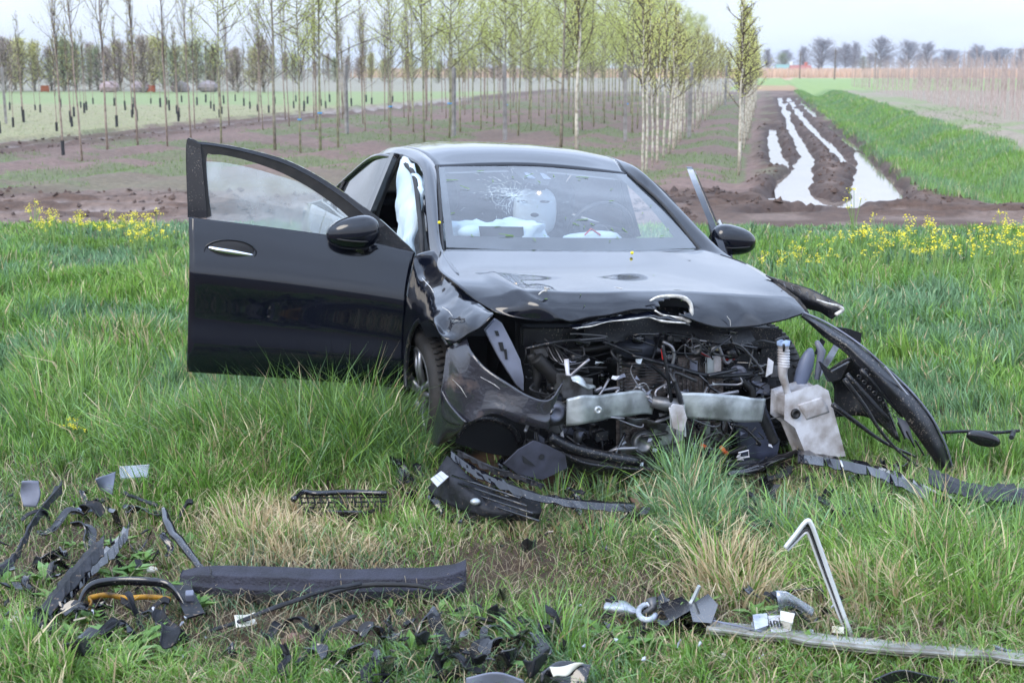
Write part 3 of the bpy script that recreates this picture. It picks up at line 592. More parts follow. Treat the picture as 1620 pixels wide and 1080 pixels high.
for i, (y, x, p0) in enumerate(cand[:290]):
    o = bpy.data.objects.new('bare_whip', WH[rnd.randrange(4)]); COL.objects.link(o); o.location = (x + R_(-.1, .1), y, -.02); o.rotation_euler = (R_(-.03, .03), R_(-.03, .03), R_(0, 6)); o.scale = (1.2, 1.2, R_(.85, 1.1))
    tag(o, 'pale bare nursery whip standing in the dense rows beyond the ditch', 'sapling', 'pale whips beyond the ditch')
b = MB()
for y, x, p0 in cand[290:1500]:
    x += R_(-.1, .1); hh = R_(2.2, 2.8); b.tube([(x, y, 0), (x + R_(-.05, .05), y, hh)], [.035, .012], 4, cap=False)
tag(b.build('distant_whips', m_twig_pale), 'mass of pale whips fading into the distance beyond the ditch', 'saplings', kind='stuff')

# ------------------------------------------------------------------ far background
def bare_big(seed, h, spread, lvl=5, leafc=None, nl=0, dens=1.0, col=m_bark):
    r = random.Random(seed); b = MB(); ends = []
    def br(p, d, l, rad, n):
        q_ = p + d * l; b.tube([p, (p + q_) / 2 + np.array([r.gauss(0, .03) * l, r.gauss(0, .03) * l, 0]), q_], [rad, rad * .65], 4 if n > 2 else 3, cap=False)
        ends.append((p, q_))
        if n == 0: return
        for k in range(3 if n > 1 else 4):
            v = d + np.array([r.gauss(0, spread), r.gauss(0, spread), r.gauss(.02, .35)]); v /= np.linalg.norm(v); br(q_, v, l * r.uniform(.6, .85), rad * .6, n - 1)
    br(np.array([0, 0, 0.]), np.array([0, 0, 1.]), h * .14, h * .016, lvl)
    zmax = max(e[1][2] for e in ends); s = h / zmax
    tr = bpy.data.meshes.new('trunk'); nt_ = 0
    V = np.array(b.v) * s; k0 = 12 if lvl > 2 else 9
    tr.from_pydata([tuple(v) for v in V[:k0]], [], [f for f in b.f if max(f) < k0]); tr.materials.append(col)
    cw = bpy.data.meshes.new('crown'); VV = [tuple(v) for v in V]; ff = [f for f in b.f if max(f) >= k0]
    cc = [lin(118, 106, 102)] * len(VV)
    for i in range(nl):
        p, q2 = r.choice(ends[len(ends) // 3:]); f = r.random(); c = (p * (1 - f) + q2 * f) * s + np.array([r.gauss(0, h * .02) for _ in range(3)]); u = np.array([r.gauss(0, 1) for _ in range(3)]); u /= np.linalg.norm(u); v_ = np.cross(u, [r.gauss(0, 1) for _ in range(3)]); v_ /= np.linalg.norm(v_); z_ = h * .013 * r.uniform(.6, 1.5)
        k = len(VV); VV += [tuple(c - u * z_), tuple(c + v_ * z_ * .5), tuple(c + u * z_), tuple(c - v_ * z_ * .5)]; ff.append((k, k + 1, k + 2, k + 3)); g = r.uniform(.75, 1.2); cc += [tuple(x_ * g for x_ in leafc)] * 4
    cw.from_pydata(VV, [], ff); a_ = cw.color_attributes.new('Col', 'FLOAT_COLOR', 'POINT'); a_.data.foreach_set('color', np.concatenate([np.array(cc), np.ones((len(cc), 1))], 1).astype(np.float32).ravel()); cw.materials.append(m_leaf)
    return tr, cw
def shrub(z0, rnd_, lc, nl, tr, bl, an, leaf=.012):
    t, _ = trunk_mesh(rnd, 1.0, tr); me = bpy.data.meshes.new('trunk'); me.from_pydata([tuple(v) for v in t.v], [], t.f); me.materials.append(m_bark)
    return me, crown_mesh(rnd, 1.0, z0, 80, bl, an, nl, leaf, lc, tw=.004, rnd_=rnd_, js=.04)
BIG = [shrub(.16, True, lin(160, 156, 160), 7000, .014, .5, .6, .009) for s in (1, 2, 3, 4)]  # pale grey twig faces: the haze of distance is put into their colour
BUSH = [shrub(.02, True, lin(216, 212, 138), 3400, .02, .5, .9) for s in (11, 12)]
BUSHR = [shrub(.02, True, lin(184, 168, 154), 3000, .02, .5, .95) for s in (13, 14)]
BUSHG = [shrub(.02, True, lin(160, 172, 126), 3400, .02, .5, .9) for s in (15, 16)]
def far(v, px, base, top, Y, wf, name, label, group=None):
    g = W(px, base, Y); hh = (base - top) / F * Y * 1.02; r = empty(name, (g[0], Y, -.1), R_(0, 6.28)); r.scale = (hh * wf, hh * wf, hh); tag(r, label, 'tree', group)
    for nm, me in (('trunk', v[0]), ('crown', v[1])):
        o = bpy.data.objects.new(nm, me); COL.objects.link(o); o.parent = r
FARR = [(1300, 58, 1.0, 'broad bare tree with a rounded crown right of the red-roofed farmhouse'), (1337, 66, .9, 'bare tree joined to the broad one by the farmhouse, second in the far line'), (1352, 64, .55, 'thin upright bare tree between rounded crowns in the far line'), (1392, 57, 1.0, 'tall rounded bare tree near the middle of the far line'),
        (1437, 62, .9, 'round bare tree to the right of the tallest in the far line'), (1466, 64, .8, 'round bare tree above the first pale whips'), (1238, 79, .95, 'low rounded bushy tree left of the farmhouse'), (1213, 73, .5, 'small thin tree next to the end of the birch row'), (1500, 74, 1.1, 'dark low spreading tree rising behind the whips'), (1545, 68, .9, 'bare tree in the far line above the pale whips'), (1575, 74, .9, 'lower bare tree at the right of the far line'), (1612, 84, .9, 'smallest far bare tree at the right edge'), (1365, 84, .9, 'low dark shrub tree under the thin upright one'), (1270, 70, .6, 'slender bare tree just above the red roof')]
for i, (px, top, wf, lab) in enumerate(FARR): far(BIG[i % 4] if i not in (6, 12) else BUSHG[0], px, 109, top + 1, 480 + 10 * (i % 5), wf * 1.7, 'far_tree', lab, 'bare trees along the horizon')
for i in range(16):
    px = 1216 + i * 26.5; far(BIG[(i + 1) % 4] if i % 3 else BUSHR[i % 2], px, 109.5, R_(74, 90), 640 + 8 * (i % 5), 2.0, 'distant_tree', ORD[i % 12] + (' ' if i < 12 else ' further ') + 'low hazy tree from the left behind the far bare trees', 'low hazy trees on the horizon')
i = 0
for px in range(-60, 1000, 17):
    near = px < 430; Y = (112 + R_(-6, 12)) if near else 190 + R_(-20, 20)
    kind_ = rnd.choice([BUSH, BUSHR, BUSHR, BUSHG]) if px < 330 else rnd.choice([BUSHR, BUSHR, BUSHG, BUSH])
    lab = {id(BUSH): 'yellow-green willow in the hedge line closing the nursery', id(BUSHR): 'brownish bare shrub in the hedge line closing the nursery', id(BUSHG): 'dull green thicket in the hedge line closing the nursery'}[id(kind_)]
    base = 107 + F * CAMH / Y; top = R_(62, 84) if px < 430 else R_(86, 100)
    far(kind_[i % 2], px + R_(-8, 8), base, top, Y, R_(1.1, 1.6), 'hedge_shrub', lab, lab.split(' in the')[0] + 's along the far hedge'); i += 1
# reed strip along the horizon
RS = np.random.RandomState(9); n = 26000; X = RS.uniform(-30, 260, n); Y = RS.uniform(262, 330, n)
tag(blades('reed_bed', X, Y, RS.uniform(1.3, 2.0, n), RS.uniform(.15, .4, n), RS.uniform(.02, .2, n), RS.uniform(0, 6.3, n), np.array(lin(206, 176, 150)) * RS.uniform(.8, 1.1, n)[:, None], m_grass, 2, zoff=np.zeros(n)), 'pale orange-brown strip of reeds across the far field', 'reeds', kind='stuff')
# farm buildings
m_brick = mat('orange_brick', lin(190, 110, 90), .8, var=.3, scale=2); m_tile = mat('red_roof', lin(168, 104, 92), .8, var=.2, scale=2); m_white = mat('white_wall', lin(215, 215, 210), .7); m_dark = mat('dark_window', (.02, .02, .03), .2); m_green_roof = mat('grey_green_roof', lin(120, 150, 140), .7)
def house(px, Y, wd_, dp, wh, rh, wall, roofm, label):
    g = W(px, 109, Y); r = empty('farmhouse', (g[0], Y, 0)); tag(r, label, 'house')
    MB().box((0, 0, wh / 2), (wd_, dp, wh)).build('wall', wall, r)
    b = MB(); a, d = wd_ / 2 + .4, dp / 2 + .5; b.add([(-a, -d, wh), (a, -d, wh), (a, d, wh), (-a, d, wh), (-a, 0, wh + rh), (a, 0, wh + rh)], [(0, 1, 5, 4), (2, 3, 4, 5), (0, 4, 3), (1, 2, 5), (3, 2, 1, 0)]); rf = b.build('roof', roofm, r)
    MB().box((wd_ * .3, 0, wh + rh), (.8, .8, 1.6)).build('chimney', wall, rf)
    for k in (-.3, 0, .3): MB().box((wd_ * k, -dp / 2 - .02, wh * .5), (1.2, .06, 1.4)).build('window', m_dark, r)
house(1266, 400, 5, 4, 1.0, 1.5, m_brick, m_tile, 'small farmhouse with a red-orange roof between the far trees')
house(1243, 410, 5, 5, 1.2, 1.5, m_white, m_green_roof, 'pale farm building with a grey-green roof left of the red-roofed house')
# utility-like thin poles
for i, (px, base, top, lab) in enumerate([(1265, 125, 84, 'thin dark pole standing left in the far field'), (1320, 126, 78, 'thin dark pole standing in the middle of the far field'), (1384, 126, 84, 'thin dark pole standing right in the far field')]):
    g = G(px, base); hh = (base - top) / F * g[1]; MB_ = MB().tube([(g[0], g[1], 0), (g[0], g[1], hh)], [.12, .08], 6).tube([(g[0] - .3, g[1], hh * .9), (g[0] + .3, g[1], hh * .9)], .05, 4); tag(MB_.build('field_pole', m_twig), lab, 'pole', 'poles in the far field')
# bales / stones on the left meadow
for i, (px, py, c_, lab) in enumerate([(173, 137, lin(170, 150, 150), 'pale rounded heap on the left meadow'), (222, 137, lin(160, 146, 150), 'pale lump right of the first heap on the left meadow'), (240, 134, lin(170, 90, 60), 'rust red crate on the left meadow'), (72, 137, lin(170, 96, 60), 'rust orange crate at the far left of the meadow'), (285, 136, lin(176, 160, 160), 'pale heap before the hedge above the door window'), (330, 135, lin(150, 140, 140), 'grey heap furthest right before the hedge')]):
    g = G(px, 146); b = MB()
    if 'crate' in lab:
        b.box((g[0], g[1], .25), (.5, .4, .4)); b.box((g[0], g[1], .47), (.56, .46, .06)); b.box((g[0] - .26, g[1] - .2, .25), (.06, .06, .5)); b.box((g[0] + .26, g[1] - .2, .25), (.06, .06, .5))
    else: b.ball((g[0], g[1], .35), (.8, .6, .5), 10, 6, fn=lambda q_: q_ * (1 + .25 * mnoise.noise(Vector(q_ * 3 + i))))
    tag(b.build('field_crate' if 'crate' in lab else 'earth_heap', mat('far%d' % i, c_, .8, var=.3, scale=3)), lab, 'crate' if 'crate' in lab else 'heap')
# yellow flowering rape plants on the verge
m_yel = mat('rape_petal', lin(244, 226, 40), .6); m_stem = mat('rape_stem', lin(122, 150, 80), .6)
RP = []
for i in range(5):
    r = random.Random(50 + i); st = MB(); fls = []
    for k in range(5 if i < 4 else 3):
        a = r.uniform(0, 6.28); hh = r.uniform(.65, 1.0); e = np.array([math.cos(a) * r.uniform(.02, .16), math.sin(a) * r.uniform(.02, .16), hh]); st.tube([(0, 0, .0), (e[0] * .3, e[1] * .3, hh * .6), e], [.006, .003], 4)
        for j in range(2):
            z = r.uniform(.1, .5) * hh; a3 = r.uniform(0, 6.28); st.add([(e[0] * .3, e[1] * .3, z), (math.cos(a3) * .05 - .012, math.sin(a3) * .05, z + .02), (math.cos(a3) * .12, math.sin(a3) * .12, z), (math.cos(a3) * .05 + .012, math.sin(a3) * .05, z + .02)], [(0, 1, 2, 3)])
        fl = MB(); fls.append(fl)
        for j in range(15):
            c = e + np.array([r.gauss(0, .022), r.gauss(0, .022), r.gauss(-.01, .028)]); u = np.array([r.gauss(0, 1) for _ in range(3)]); u /= np.linalg.norm(u); v_ = np.cross(u, [0, 0.2, 1]); v_ /= np.linalg.norm(v_); z_ = .011
            fl.add([c - u * z_, c + v_ * z_, c + u * z_, c - v_ * z_], [(0, 1, 2, 3)])
    ms = []
    for nm, bb, m_ in [('stem', st, m_stem)] + [('flower_head', f_, m_yel) for f_ in fls]:
        me = bpy.data.meshes.new(nm); me.from_pydata([tuple(v) for v in bb.v], [], bb.f); me.materials.append(m_); ms.append((nm, me))
    RP.append(ms)
spots = []
for k in range(30): spots.append((rnd.gauss(215, 38), rnd.gauss(398, 10), 'yellow rape plant in the cluster left of the open door', 'rape plants left of the door', .42))
for k in range(12): spots.append((rnd.gauss(85, 26), rnd.gauss(390, 8), 'yellow rape plant in the thin cluster at the far left', 'rape plants at the far left', .42))
for k in range(20): spots.append((rnd.uniform(1350, 1500), rnd.gauss(446, 14), 'yellow rape plant in the loose stand right of the car', 'rape plants right of the car', .55))
for k in range(24): spots.append((rnd.uniform(1530, 1650), rnd.gauss(446, 12), 'yellow rape plant in the dense stand at the right edge', 'rape plants at the right edge', .55))
for k in range(12): spots.append((rnd.uniform(1200, 1330), rnd.gauss(440, 10), 'small yellow rape plant near the torn fender', 'rape plants near the torn fender', .35))
spots += [(1349, 400, 'tallest yellow rape plant rising in front of the mud on the right', None, .72), (1384, 402, 'tall rape plant beside the tallest one on the right', None, .66), (1573, 372, 'lone yellow rape plant at the edge of the mud on the far right', None, .35),
          (110, 700, 'lone low yellow flower in the near grass at the left', None, .16), (132, 703, 'second low yellow flower in the near grass at the left', None, .15)]
for i, (px, py, lab, grp, s) in enumerate(spots):
    if px > 292 and px < 700: px -= 60
    g = G(px, py); s *= R_(.75, 1.15); r = empty('rape_plant', (g[0], g[1], float(tz(np.array([g[0]]), np.array([g[1]]))[0]) - .01), R_(0, 6.28)); r.scale = (s * .9 + .25, s * .9 + .25, s); tag(r, lab, 'flower', grp)
    for nm, me in RP[i % 5]: addpart(r, nm, me)
# ------------------------------------------------------------------ the car
m_paint = mat('black_paint', (.0013, .002, .006), .22, col2=(.002, .003, .008), scale=3, coat=1.0, spec=.14, bump=.01, bscale=5)
m_paint.node_tree.nodes['Principled BSDF'].inputs['Coat IOR'].default_value = 1.5
m_paint.node_tree.nodes['Principled BSDF'].inputs['Coat Roughness'].default_value = .02
m_paint_mud = mat('paint_muddy', (.02, .02, .028), .18, col2=lin(110, 92, 84), scale=7, coat=.8, bump=.3, bscale=60)
# limit the mud to blotches
_n = m_paint_mud.node_tree.nodes
for nd in _n:
    if nd.type == 'MAP_RANGE': nd.inputs['From Min'].default_value = .60; nd.inputs['From Max'].default_value = .80
m_plas = mat('black_plastic', (.005, .0055, .008), .34, var=.0, col2=(.014, .015, .020), scale=14, bump=.15, bscale=50)
m_gloss = mat('gloss_black', (.005, .005, .008), .12, coat=.6)
m_rub = mat('rubber', (.007, .007, .008), .6, col2=(.02, .018, .017), scale=20)
m_tyre = mat('tyre', (.010, .010, .011), .7, col2=lin(44, 40, 38), scale=9, bump=.3, bscale=60)
m_alu = mat('aluminium', lin(186, 192, 194), .42, metal=.55, col2=lin(120, 124, 124), scale=9, bump=.25, bscale=18)
m_rim = mat('rim_metal', lin(176, 178, 184), .3, metal=.7, col2=lin(110, 110, 116), scale=6)
m_dull = mat('dull_metal', lin(120, 122, 126), .45, metal=.7, col2=lin(60, 56, 54), scale=12, bump=.3)
m_fin = mat('cooler_fins', lin(120, 110, 106), .35, metal=.7, col2=lin(22, 20, 20), scale=16, bump=.6, bscale=90)
m_wplas = mat('white_plastic', lin(204, 204, 210), .45, col2=lin(146, 138, 134), scale=11, bump=.1)
m_bplas = mat('bluish_plastic', lin(112, 120, 142), .45, col2=lin(96, 104, 122), scale=7)
m_sil = mat('grey_bracket', lin(120, 124, 140), .4, col2=lin(78, 80, 92), scale=6)
m_chrome = mat('chrome', (.75, .76, .8), .12, metal=1)
m_seat = mat('seat_fabric', lin(88, 96, 106), .9, col2=lin(58, 62, 70), scale=30)
m_dark = mat('interior_black', (.008, .0085, .011), .7)
m_bag = mat('airbag_cloth', lin(206, 218, 226), .85, col2=lin(176, 196, 208), scale=5, bump=.5, bscale=14)
m_red = mat('red_print', lin(190, 40, 40), .6); m_org = mat('orange_plastic', lin(206, 84, 36), .5); m_bcap = mat('blue_cap', lin(150, 170, 200), .5)
m_glass = glass_mat('windscreen_glass', (.84, .89, .91), film=(.52, .60, .70), filmw=.045, boost=.08)
for _m, _s, _lo, _hi in ((m_paint, 170, .93, .99), (m_plas, 120, .80, .86), (m_gloss, 140, .82, .87)): specks(_m, _s, _lo, _hi, lin(128, 118, 108))
m_dglass = glass_mat('door_glass', (.84, .90, .90), film=(.60, .70, .76), filmw=.34, boost=.08)
m_tint = glass_mat('tinted_glass', (.10, .11, .12), film=(.4, .45, .5), filmw=.03, boost=.22)
m_torn = mat('torn_primer', lin(226, 222, 214), .6, col2=lin(150, 146, 142), scale=40)
m_warn = mat('lamp_bulb', (1, .8, .5), .3)
_b = m_warn.node_tree.nodes['Principled BSDF']; _b.inputs['Emission Color'].default_value = (1, .62, .25, 1); _b.inputs['Emission Strength'].default_value = 9

car = empty('wrecked_car'); car.matrix_world = CARM
tag(car, 'black saloon car with smashed front end and open doors standing on the grass verge', 'car')
V3 = lambda *a: np.array(a, float)
def dent(p, amp=.012, s=4.0, sd=0.0):
    n_ = mnoise.noise_vector(Vector(p) * s + Vector((sd, sd, sd))); return p + np.array(n_) * amp
def side(y_sign, pts): return [(x, y_sign * y, z) for x, y, z in pts]
ABR, ABL = C(700, 392, 'x', -.5), C(1103, 393, 'x', -.5)
WTR, WTL = C(691, 264, 'x', -1.23), C(994, 276, 'x', -1.23)
# body sides
def arch(x, xc, r=.365):                     # height of the wheel arch at x
    d = abs(x - xc); return .30 + math.sqrt(max(0, r * r - d * d)) if d < r else .21
def side_panel(x0, x1, n, yb, sgn, ztop, inset=0.0, zlow=.21):
    xs = np.linspace(x0, x1, n); V = []
    prof = [(0, .845), (.12, .872), (.22, .893), (.40, .905), (.62, .900), (.84, .868), (1.0, .885)]
    for x in xs:
        zt = ztop(x); zb = max(arch(x, 0.0), arch(x, -2.73), zlow); tap = 1 - .10 * max(0, (-2.9 - x) / .75) ** 2 - .16 * max(0, (x - .1) / .75) ** 1.6
        for k in range(19):
            t = k / 18; z = zb + (zt - zb) * t; tt = max(0, (z - .21)) / (zt - .21)
            yy = np.interp(tt, [0, .08, .3, .55, .78, .9, 1.0], [.845, .868, .892, .897, .905, .882, .855]) * tap
            V.append((x, sgn * (yy - inset), z))
    f = [(i * 19 + j, (i + 1) * 19 + j, (i + 1) * 19 + j + 1, i * 19 + j + 1) for i in range(n - 1) for j in range(18)]
    return V, f
belt = lambda x: np.interp(x, [-3.66, -3.1, -1.7, -.6, .8], [.99, 1.02, .975, .93, .72])
for s_, nm in ((-1, 'right'), (1, 'left')):
    b = MB(); b.add(*side_panel(-3.62, -2.62, 40, 0, s_, belt)); b.build('quarter_panel', m_paint, car, True, solid=.015)
    b = MB(); b.add(*side_panel(-2.612, -1.765, 34, 0, s_, belt)); rd = b.build('rear_door', m_paint, car, True, solid=.02)
    MB().tube([(-1.98, s_ * .915, .83), (-1.88, s_ * .925, .835), (-1.80, s_ * .91, .83)], [.012, .014, .012], 8).build('handle', m_chrome, rd, True)
    b = MB(); b.box((-1.7, s_ * .85, .19), (2.1, .09, .10)); b.build('sill', m_plas, car, bevel=.015)
# rear end
b = MB(); b.loft([[(-3.62, -.82, .97), (-3.66, -.4, 1.02), (-3.67, 0, 1.03), (-3.66, .4, 1.02), (-3.62, .82, .97)], [(-3.64, -.83, .75), (-3.72, -.4, .78), (-3.73, 0, .78), (-3.72, .4, .78), (-3.64, .83, .75)], [(-3.60, -.84, .45), (-3.70, -.4, .45), (-3.71, 0, .45), (-3.70, .4, .45), (-3.60, .84, .45)], [(-3.5, -.8, .22), (-3.58, -.4, .22), (-3.59, 0, .22), (-3.58, .4, .22), (-3.5, .8, .22)]], 20, 16); b.build('rear_bumper', m_paint, car, True, solid=.02)
b = MB(); b.loft([[(-3.05, -.70, 1.08), (-3.08, 0, 1.12), (-3.05, .70, 1.08)], [(-3.35, -.76, 1.02), (-3.4, 0, 1.07), (-3.35, .76, 1.02)], [(-3.62, -.80, .98), (-3.66, 0, 1.035), (-3.62, .80, .98)]], 16, 12); b.build('boot_lid', m_paint, car, True, solid=.02)
# roof
RZ = .035
roof_rows = []
for x, hy, z, cz in ((-1.23, 0, 0, 0), (-1.5, .575, 1.385, 1.425), (-1.9, .58, 1.40, 1.447), (-2.3, .565, 1.375, 1.435), (-2.62, .55, 1.32, 1.385)):
    if x == -1.23: roof_rows.append([WTR + V3(0, -.0, 0), WTR * .72 + WTL * .28 + V3(-.02, 0, .022), (WTR + WTL) / 2 + V3(-.03, 0, .03), WTR * .28 + WTL * .72 + V3(-.02, 0, .022), WTL])
    else: roof_rows.append([(x, -hy, z + RZ), (x, -hy * .6, cz - .012 + RZ), (x, 0, cz + RZ), (x, hy * .6, cz - .012 + RZ), (x, hy, z + RZ)])
MB().loft(roof_rows, 32, 28).build('roof', m_paint, car, True, solid=.02, off=-1)
# A pillars + roof rails + C pillars, seals
def rail(sgn):
    A, T = (ABR, WTR) if sgn < 0 else (ABL, WTL)
    inner = [A + V3(.14, sgn * .0, -.06), A, A * .5 + T * .5 + V3(.0, 0, .03), T, (-1.5, sgn * .58, 1.385 + RZ), (-1.9, sgn * .585, 1.40 + RZ), (-2.3, sgn * .57, 1.372 + RZ), (-2.75, sgn * .61, 1.25 + RZ), (-3.12, sgn * .70, 1.07)]
    mid = [V3(0.0, sgn * .79, .90), V3(-.44, sgn * .758, .99), V3(-.87, sgn * .678, 1.205), V3(-1.20, sgn * .615, 1.362), V3(-1.5, sgn * .61, 1.412), V3(-1.9, sgn * .62, 1.43), V3(-2.3, sgn * .615, 1.39), V3(-2.78, sgn * .675, 1.23), V3(-3.18, sgn * .77, 1.06)]
    outer = [V3(-.10, sgn * .83, .87), V3(-.52, sgn * .79, .955), V3(-.93, sgn * .712, 1.175), V3(-1.22, sgn * .652, 1.33), V3(-1.5, sgn * .652, 1.385), V3(-1.9, sgn * .665, 1.395), V3(-2.28, sgn * .67, 1.345), V3(-2.70, sgn * .735, 1.20), V3(-3.05, sgn * .80, 1.055)]
    return inner, mid, outer
for s_ in (-1, 1):
    a, m_, o = rail(s_); MB().loft([a, m_, o], 60, 10).build('roof_rail', m_paint, car, True, solid=.03, off=-1 if s_ < 0 else 1)
    # black trim beside the screen
    A, T = (ABR, WTR) if s_ < 0 else (ABL, WTL)
    MB().tube([A + V3(.05, 0, -.02), A + V3(0, 0, .008), A * .5 + T * .5 + V3(0, 0, .036), T + V3(0, 0, .004)], .009, 6, 20).build('screen_trim', m_rub, car, True)
    # B pillar, rear window and C part
    MB().prism([(-1.66, s_ * .66, 1.40), (-1.74, s_ * .66, 1.40), (-1.80, s_ * .83, .96), (-1.68, s_ * .83, .95)], (0, s_ * .03, .004)).build('door_pillar', m_gloss, car)
    MB().loft([[(-1.75, s_ * .675, 1.385), (-2.0, s_ * .68, 1.385), (-2.3, s_ * .685, 1.34), (-2.66, s_ * .735, 1.21)], [(-1.80, s_ * .83, .985), (-2.05, s_ * .83, .99), (-2.35, s_ * .83, 1.0), (-2.72, s_ * .80, 1.04)]], 16, 6).build('rear_side_window', m_tint, car, True)
    MB().loft([[(-2.68, s_ * .735, 1.205), (-2.85, s_ * .76, 1.13), (-3.02, s_ * .79, 1.06)], [(-2.74, s_ * .81, 1.03), (-2.88, s_ * .815, 1.03), (-3.04, s_ * .81, 1.035)]], 8, 5).build('quarter_window', m_tint, car, True)
    MB().tube([(-1.74, s_ * .66, 1.375), (-2.0, s_ * .69, 1.378), (-2.3, s_ * .695, 1.335), (-2.68, s_ * .745, 1.20), (-3.03, s_ * .80, 1.06)], .014, 6, 24).build('window_trim', m_gloss, car, True)
    MB().tube([(-2.67, s_ * .745, 1.205), (-2.73, s_ * .812, 1.035)], .014, 5).build('window_divider', m_gloss, car)
    MB().tube([(-1.79, s_ * .845, .985), (-2.2, s_ * .848, .995), (-2.72, s_ * .825, 1.03), (-3.03, s_ * .815, 1.045)], .010, 5, 12).build('window_trim', m_gloss, car, True)
    # door opening seal
    MB().tube([(-.62, s_ * .80, .30), (-.60, s_ * .80, .90), (-.95, s_ * .735, 1.17), (-1.22, s_ * .69, 1.30), (-1.5, s_ * .665, 1.35), (-1.66, s_ * .66, 1.36), (-1.72, s_ * .78, .98), (-1.70, s_ * .82, .35)], .014, 6, 40).build('door_seal', m_rub, car, True)
MB().loft([[(-2.62, -.54, 1.355), (-2.64, 0, 1.415), (-2.62, .54, 1.355)], [(-3.08, -.66, 1.10), (-3.12, 0, 1.135), (-3.08, .66, 1.10)]], 14, 8).build('rear_window', m_tint, car, True)
# windscreen
AR, AL = ABR + V3(.02, .015, .004), ABL + V3(.02, -.015, .004)
Mid = (AR + AL) / 2
ws = [[WTR + V3(0, .01, 0), WTR * .7 + WTL * .3 + V3(-.015, 0, .016), (WTR + WTL) / 2 + V3(-.02, 0, .022), WTR * .3 + WTL * .7 + V3(-.015, 0, .016), WTL - V3(0, .01, 0)],
      [(WTR + AR) / 2 + V3(0, 0, .02), (WTR + AR) * .35 + (WTL + AL) * .15 + V3(.04, 0, .03), (WTR + AR + WTL + AL) / 4 + V3(.055, 0, .035), (WTR + AR) * .15 + (WTL + AL) * .35 + V3(.04, 0, .03), (WTL + AL) / 2 + V3(0, 0, .02)],
      [AR, AR * .7 + AL * .3 + V3(.09, 0, -.005), Mid + V3(.115, 0, -.005), AR * .3 + AL * .7 + V3(.09, 0, -.005), AL]]
wsg = MB().loft(ws, 40, 24); windshield = wsg.build('windscreen', m_glass, car, True)
GWS = np.array(wsg.v).reshape(24, 40, 3)
def wsp(u, v, off=.004):                     # point on the screen: u 0 left(image)..1, v 0 top..1
    p = GWS[min(23, int(v * 23)), min(39, int(u * 39))]; return p + V3(.5, 0, .85) * off
# black border print
fr = MB()
for (u0, u1, v0, v1) in ((0, 1, 0, .035), (0, 1, .88, 1), (0, .035, 0, 1), (.965, 1, 0, 1)):
    us_, vs_ = np.linspace(u0, u1, 14), np.linspace(v0, v1, 8)
    g = np.array([[wsp(u, v, -.004) for u in us_] for v in vs_]); fr.add(g.reshape(-1, 3), [(j * 14 + i, j * 14 + i + 1, (j + 1) * 14 + i + 1, (j + 1) * 14 + i) for j in range(7) for i in range(13)])
fr.build('screen_border', m_rub, windshield)
sn = MB(); sn.prism([wsp(.35, .03, -.01), wsp(.60, .03, -.01), wsp(.56, .24, -.01), wsp(.53, .27, -.01), wsp(.44, .27, -.01), wsp(.41, .22, -.01)], V3(-.05, 0, -.03)); sn.build('sensor_housing', m_dark, windshield)
for u in (.44, .545): MB().prism([wsp(u - .012, .13, -.005), wsp(u + .012, .13, -.005), wsp(u + .022, .20, -.005), wsp(u - .022, .20, -.005)], V3(-.003, 0, -.003)).build('sensor_window', m_bplas, windshield)
# star crack
rc = random.Random(8); ck = MB(); c0 = wsp(.27, .46, .006)
for k in range(420):
    a = rc.uniform(0, 6.28); r0 = abs(rc.gauss(0, .06)); r1 = r0 + rc.uniform(.003, .022) * (1.2 if rc.random() < .2 else .6)
    def cpnt(r_, a_): return wsp(min(.99, max(0, .26 + r_ * math.cos(a_) * 1.0)), min(1, max(0, .5 + r_ * math.sin(a_) * 2.0)), .0025)
    e0 = c0 + (V3(0, 1, 0) * math.cos(a) + V3(.72, 0, -.55) * -math.sin(a)) * r0 * 1.6; e1 = c0 + (V3(0, 1, 0) * math.cos(a + .05) + V3(.72, 0, -.55) * -math.sin(a + .05)) * r1 * 1.6
    ck.tube([e0, e1], [.0007, .0003], 3, cap=False)
for k in range(2):
    r_ = .06 + .06 * k; a0_ = rc.uniform(0, 6.28)
    ck.tube([c0 + (V3(0, 1, 0) * math.cos(a0_ + t) + V3(.72, 0, -.55) * -math.sin(a0_ + t)) * r_ * (1 + .1 * math.sin(5 * t)) for t in np.linspace(0, 3.5, 22)], .0006, 3, cap=False)
m_crack = mat('crack_white', lin(214, 226, 232), .5)
ck.build('crack', m_crack, windshield)
# cowl and wipers
MB().loft([[ABR + V3(.04, -.02, -.012), Mid + V3(.15, 0, -.02), ABL + V3(.04, .02, -.012)], [ABR + V3(.10, -.03, -.05), Mid + V3(.21, 0, -.06), ABL + V3(.10, .03, -.05)]], 20, 5).build('cowl', m_plas, car, True, solid=.01)

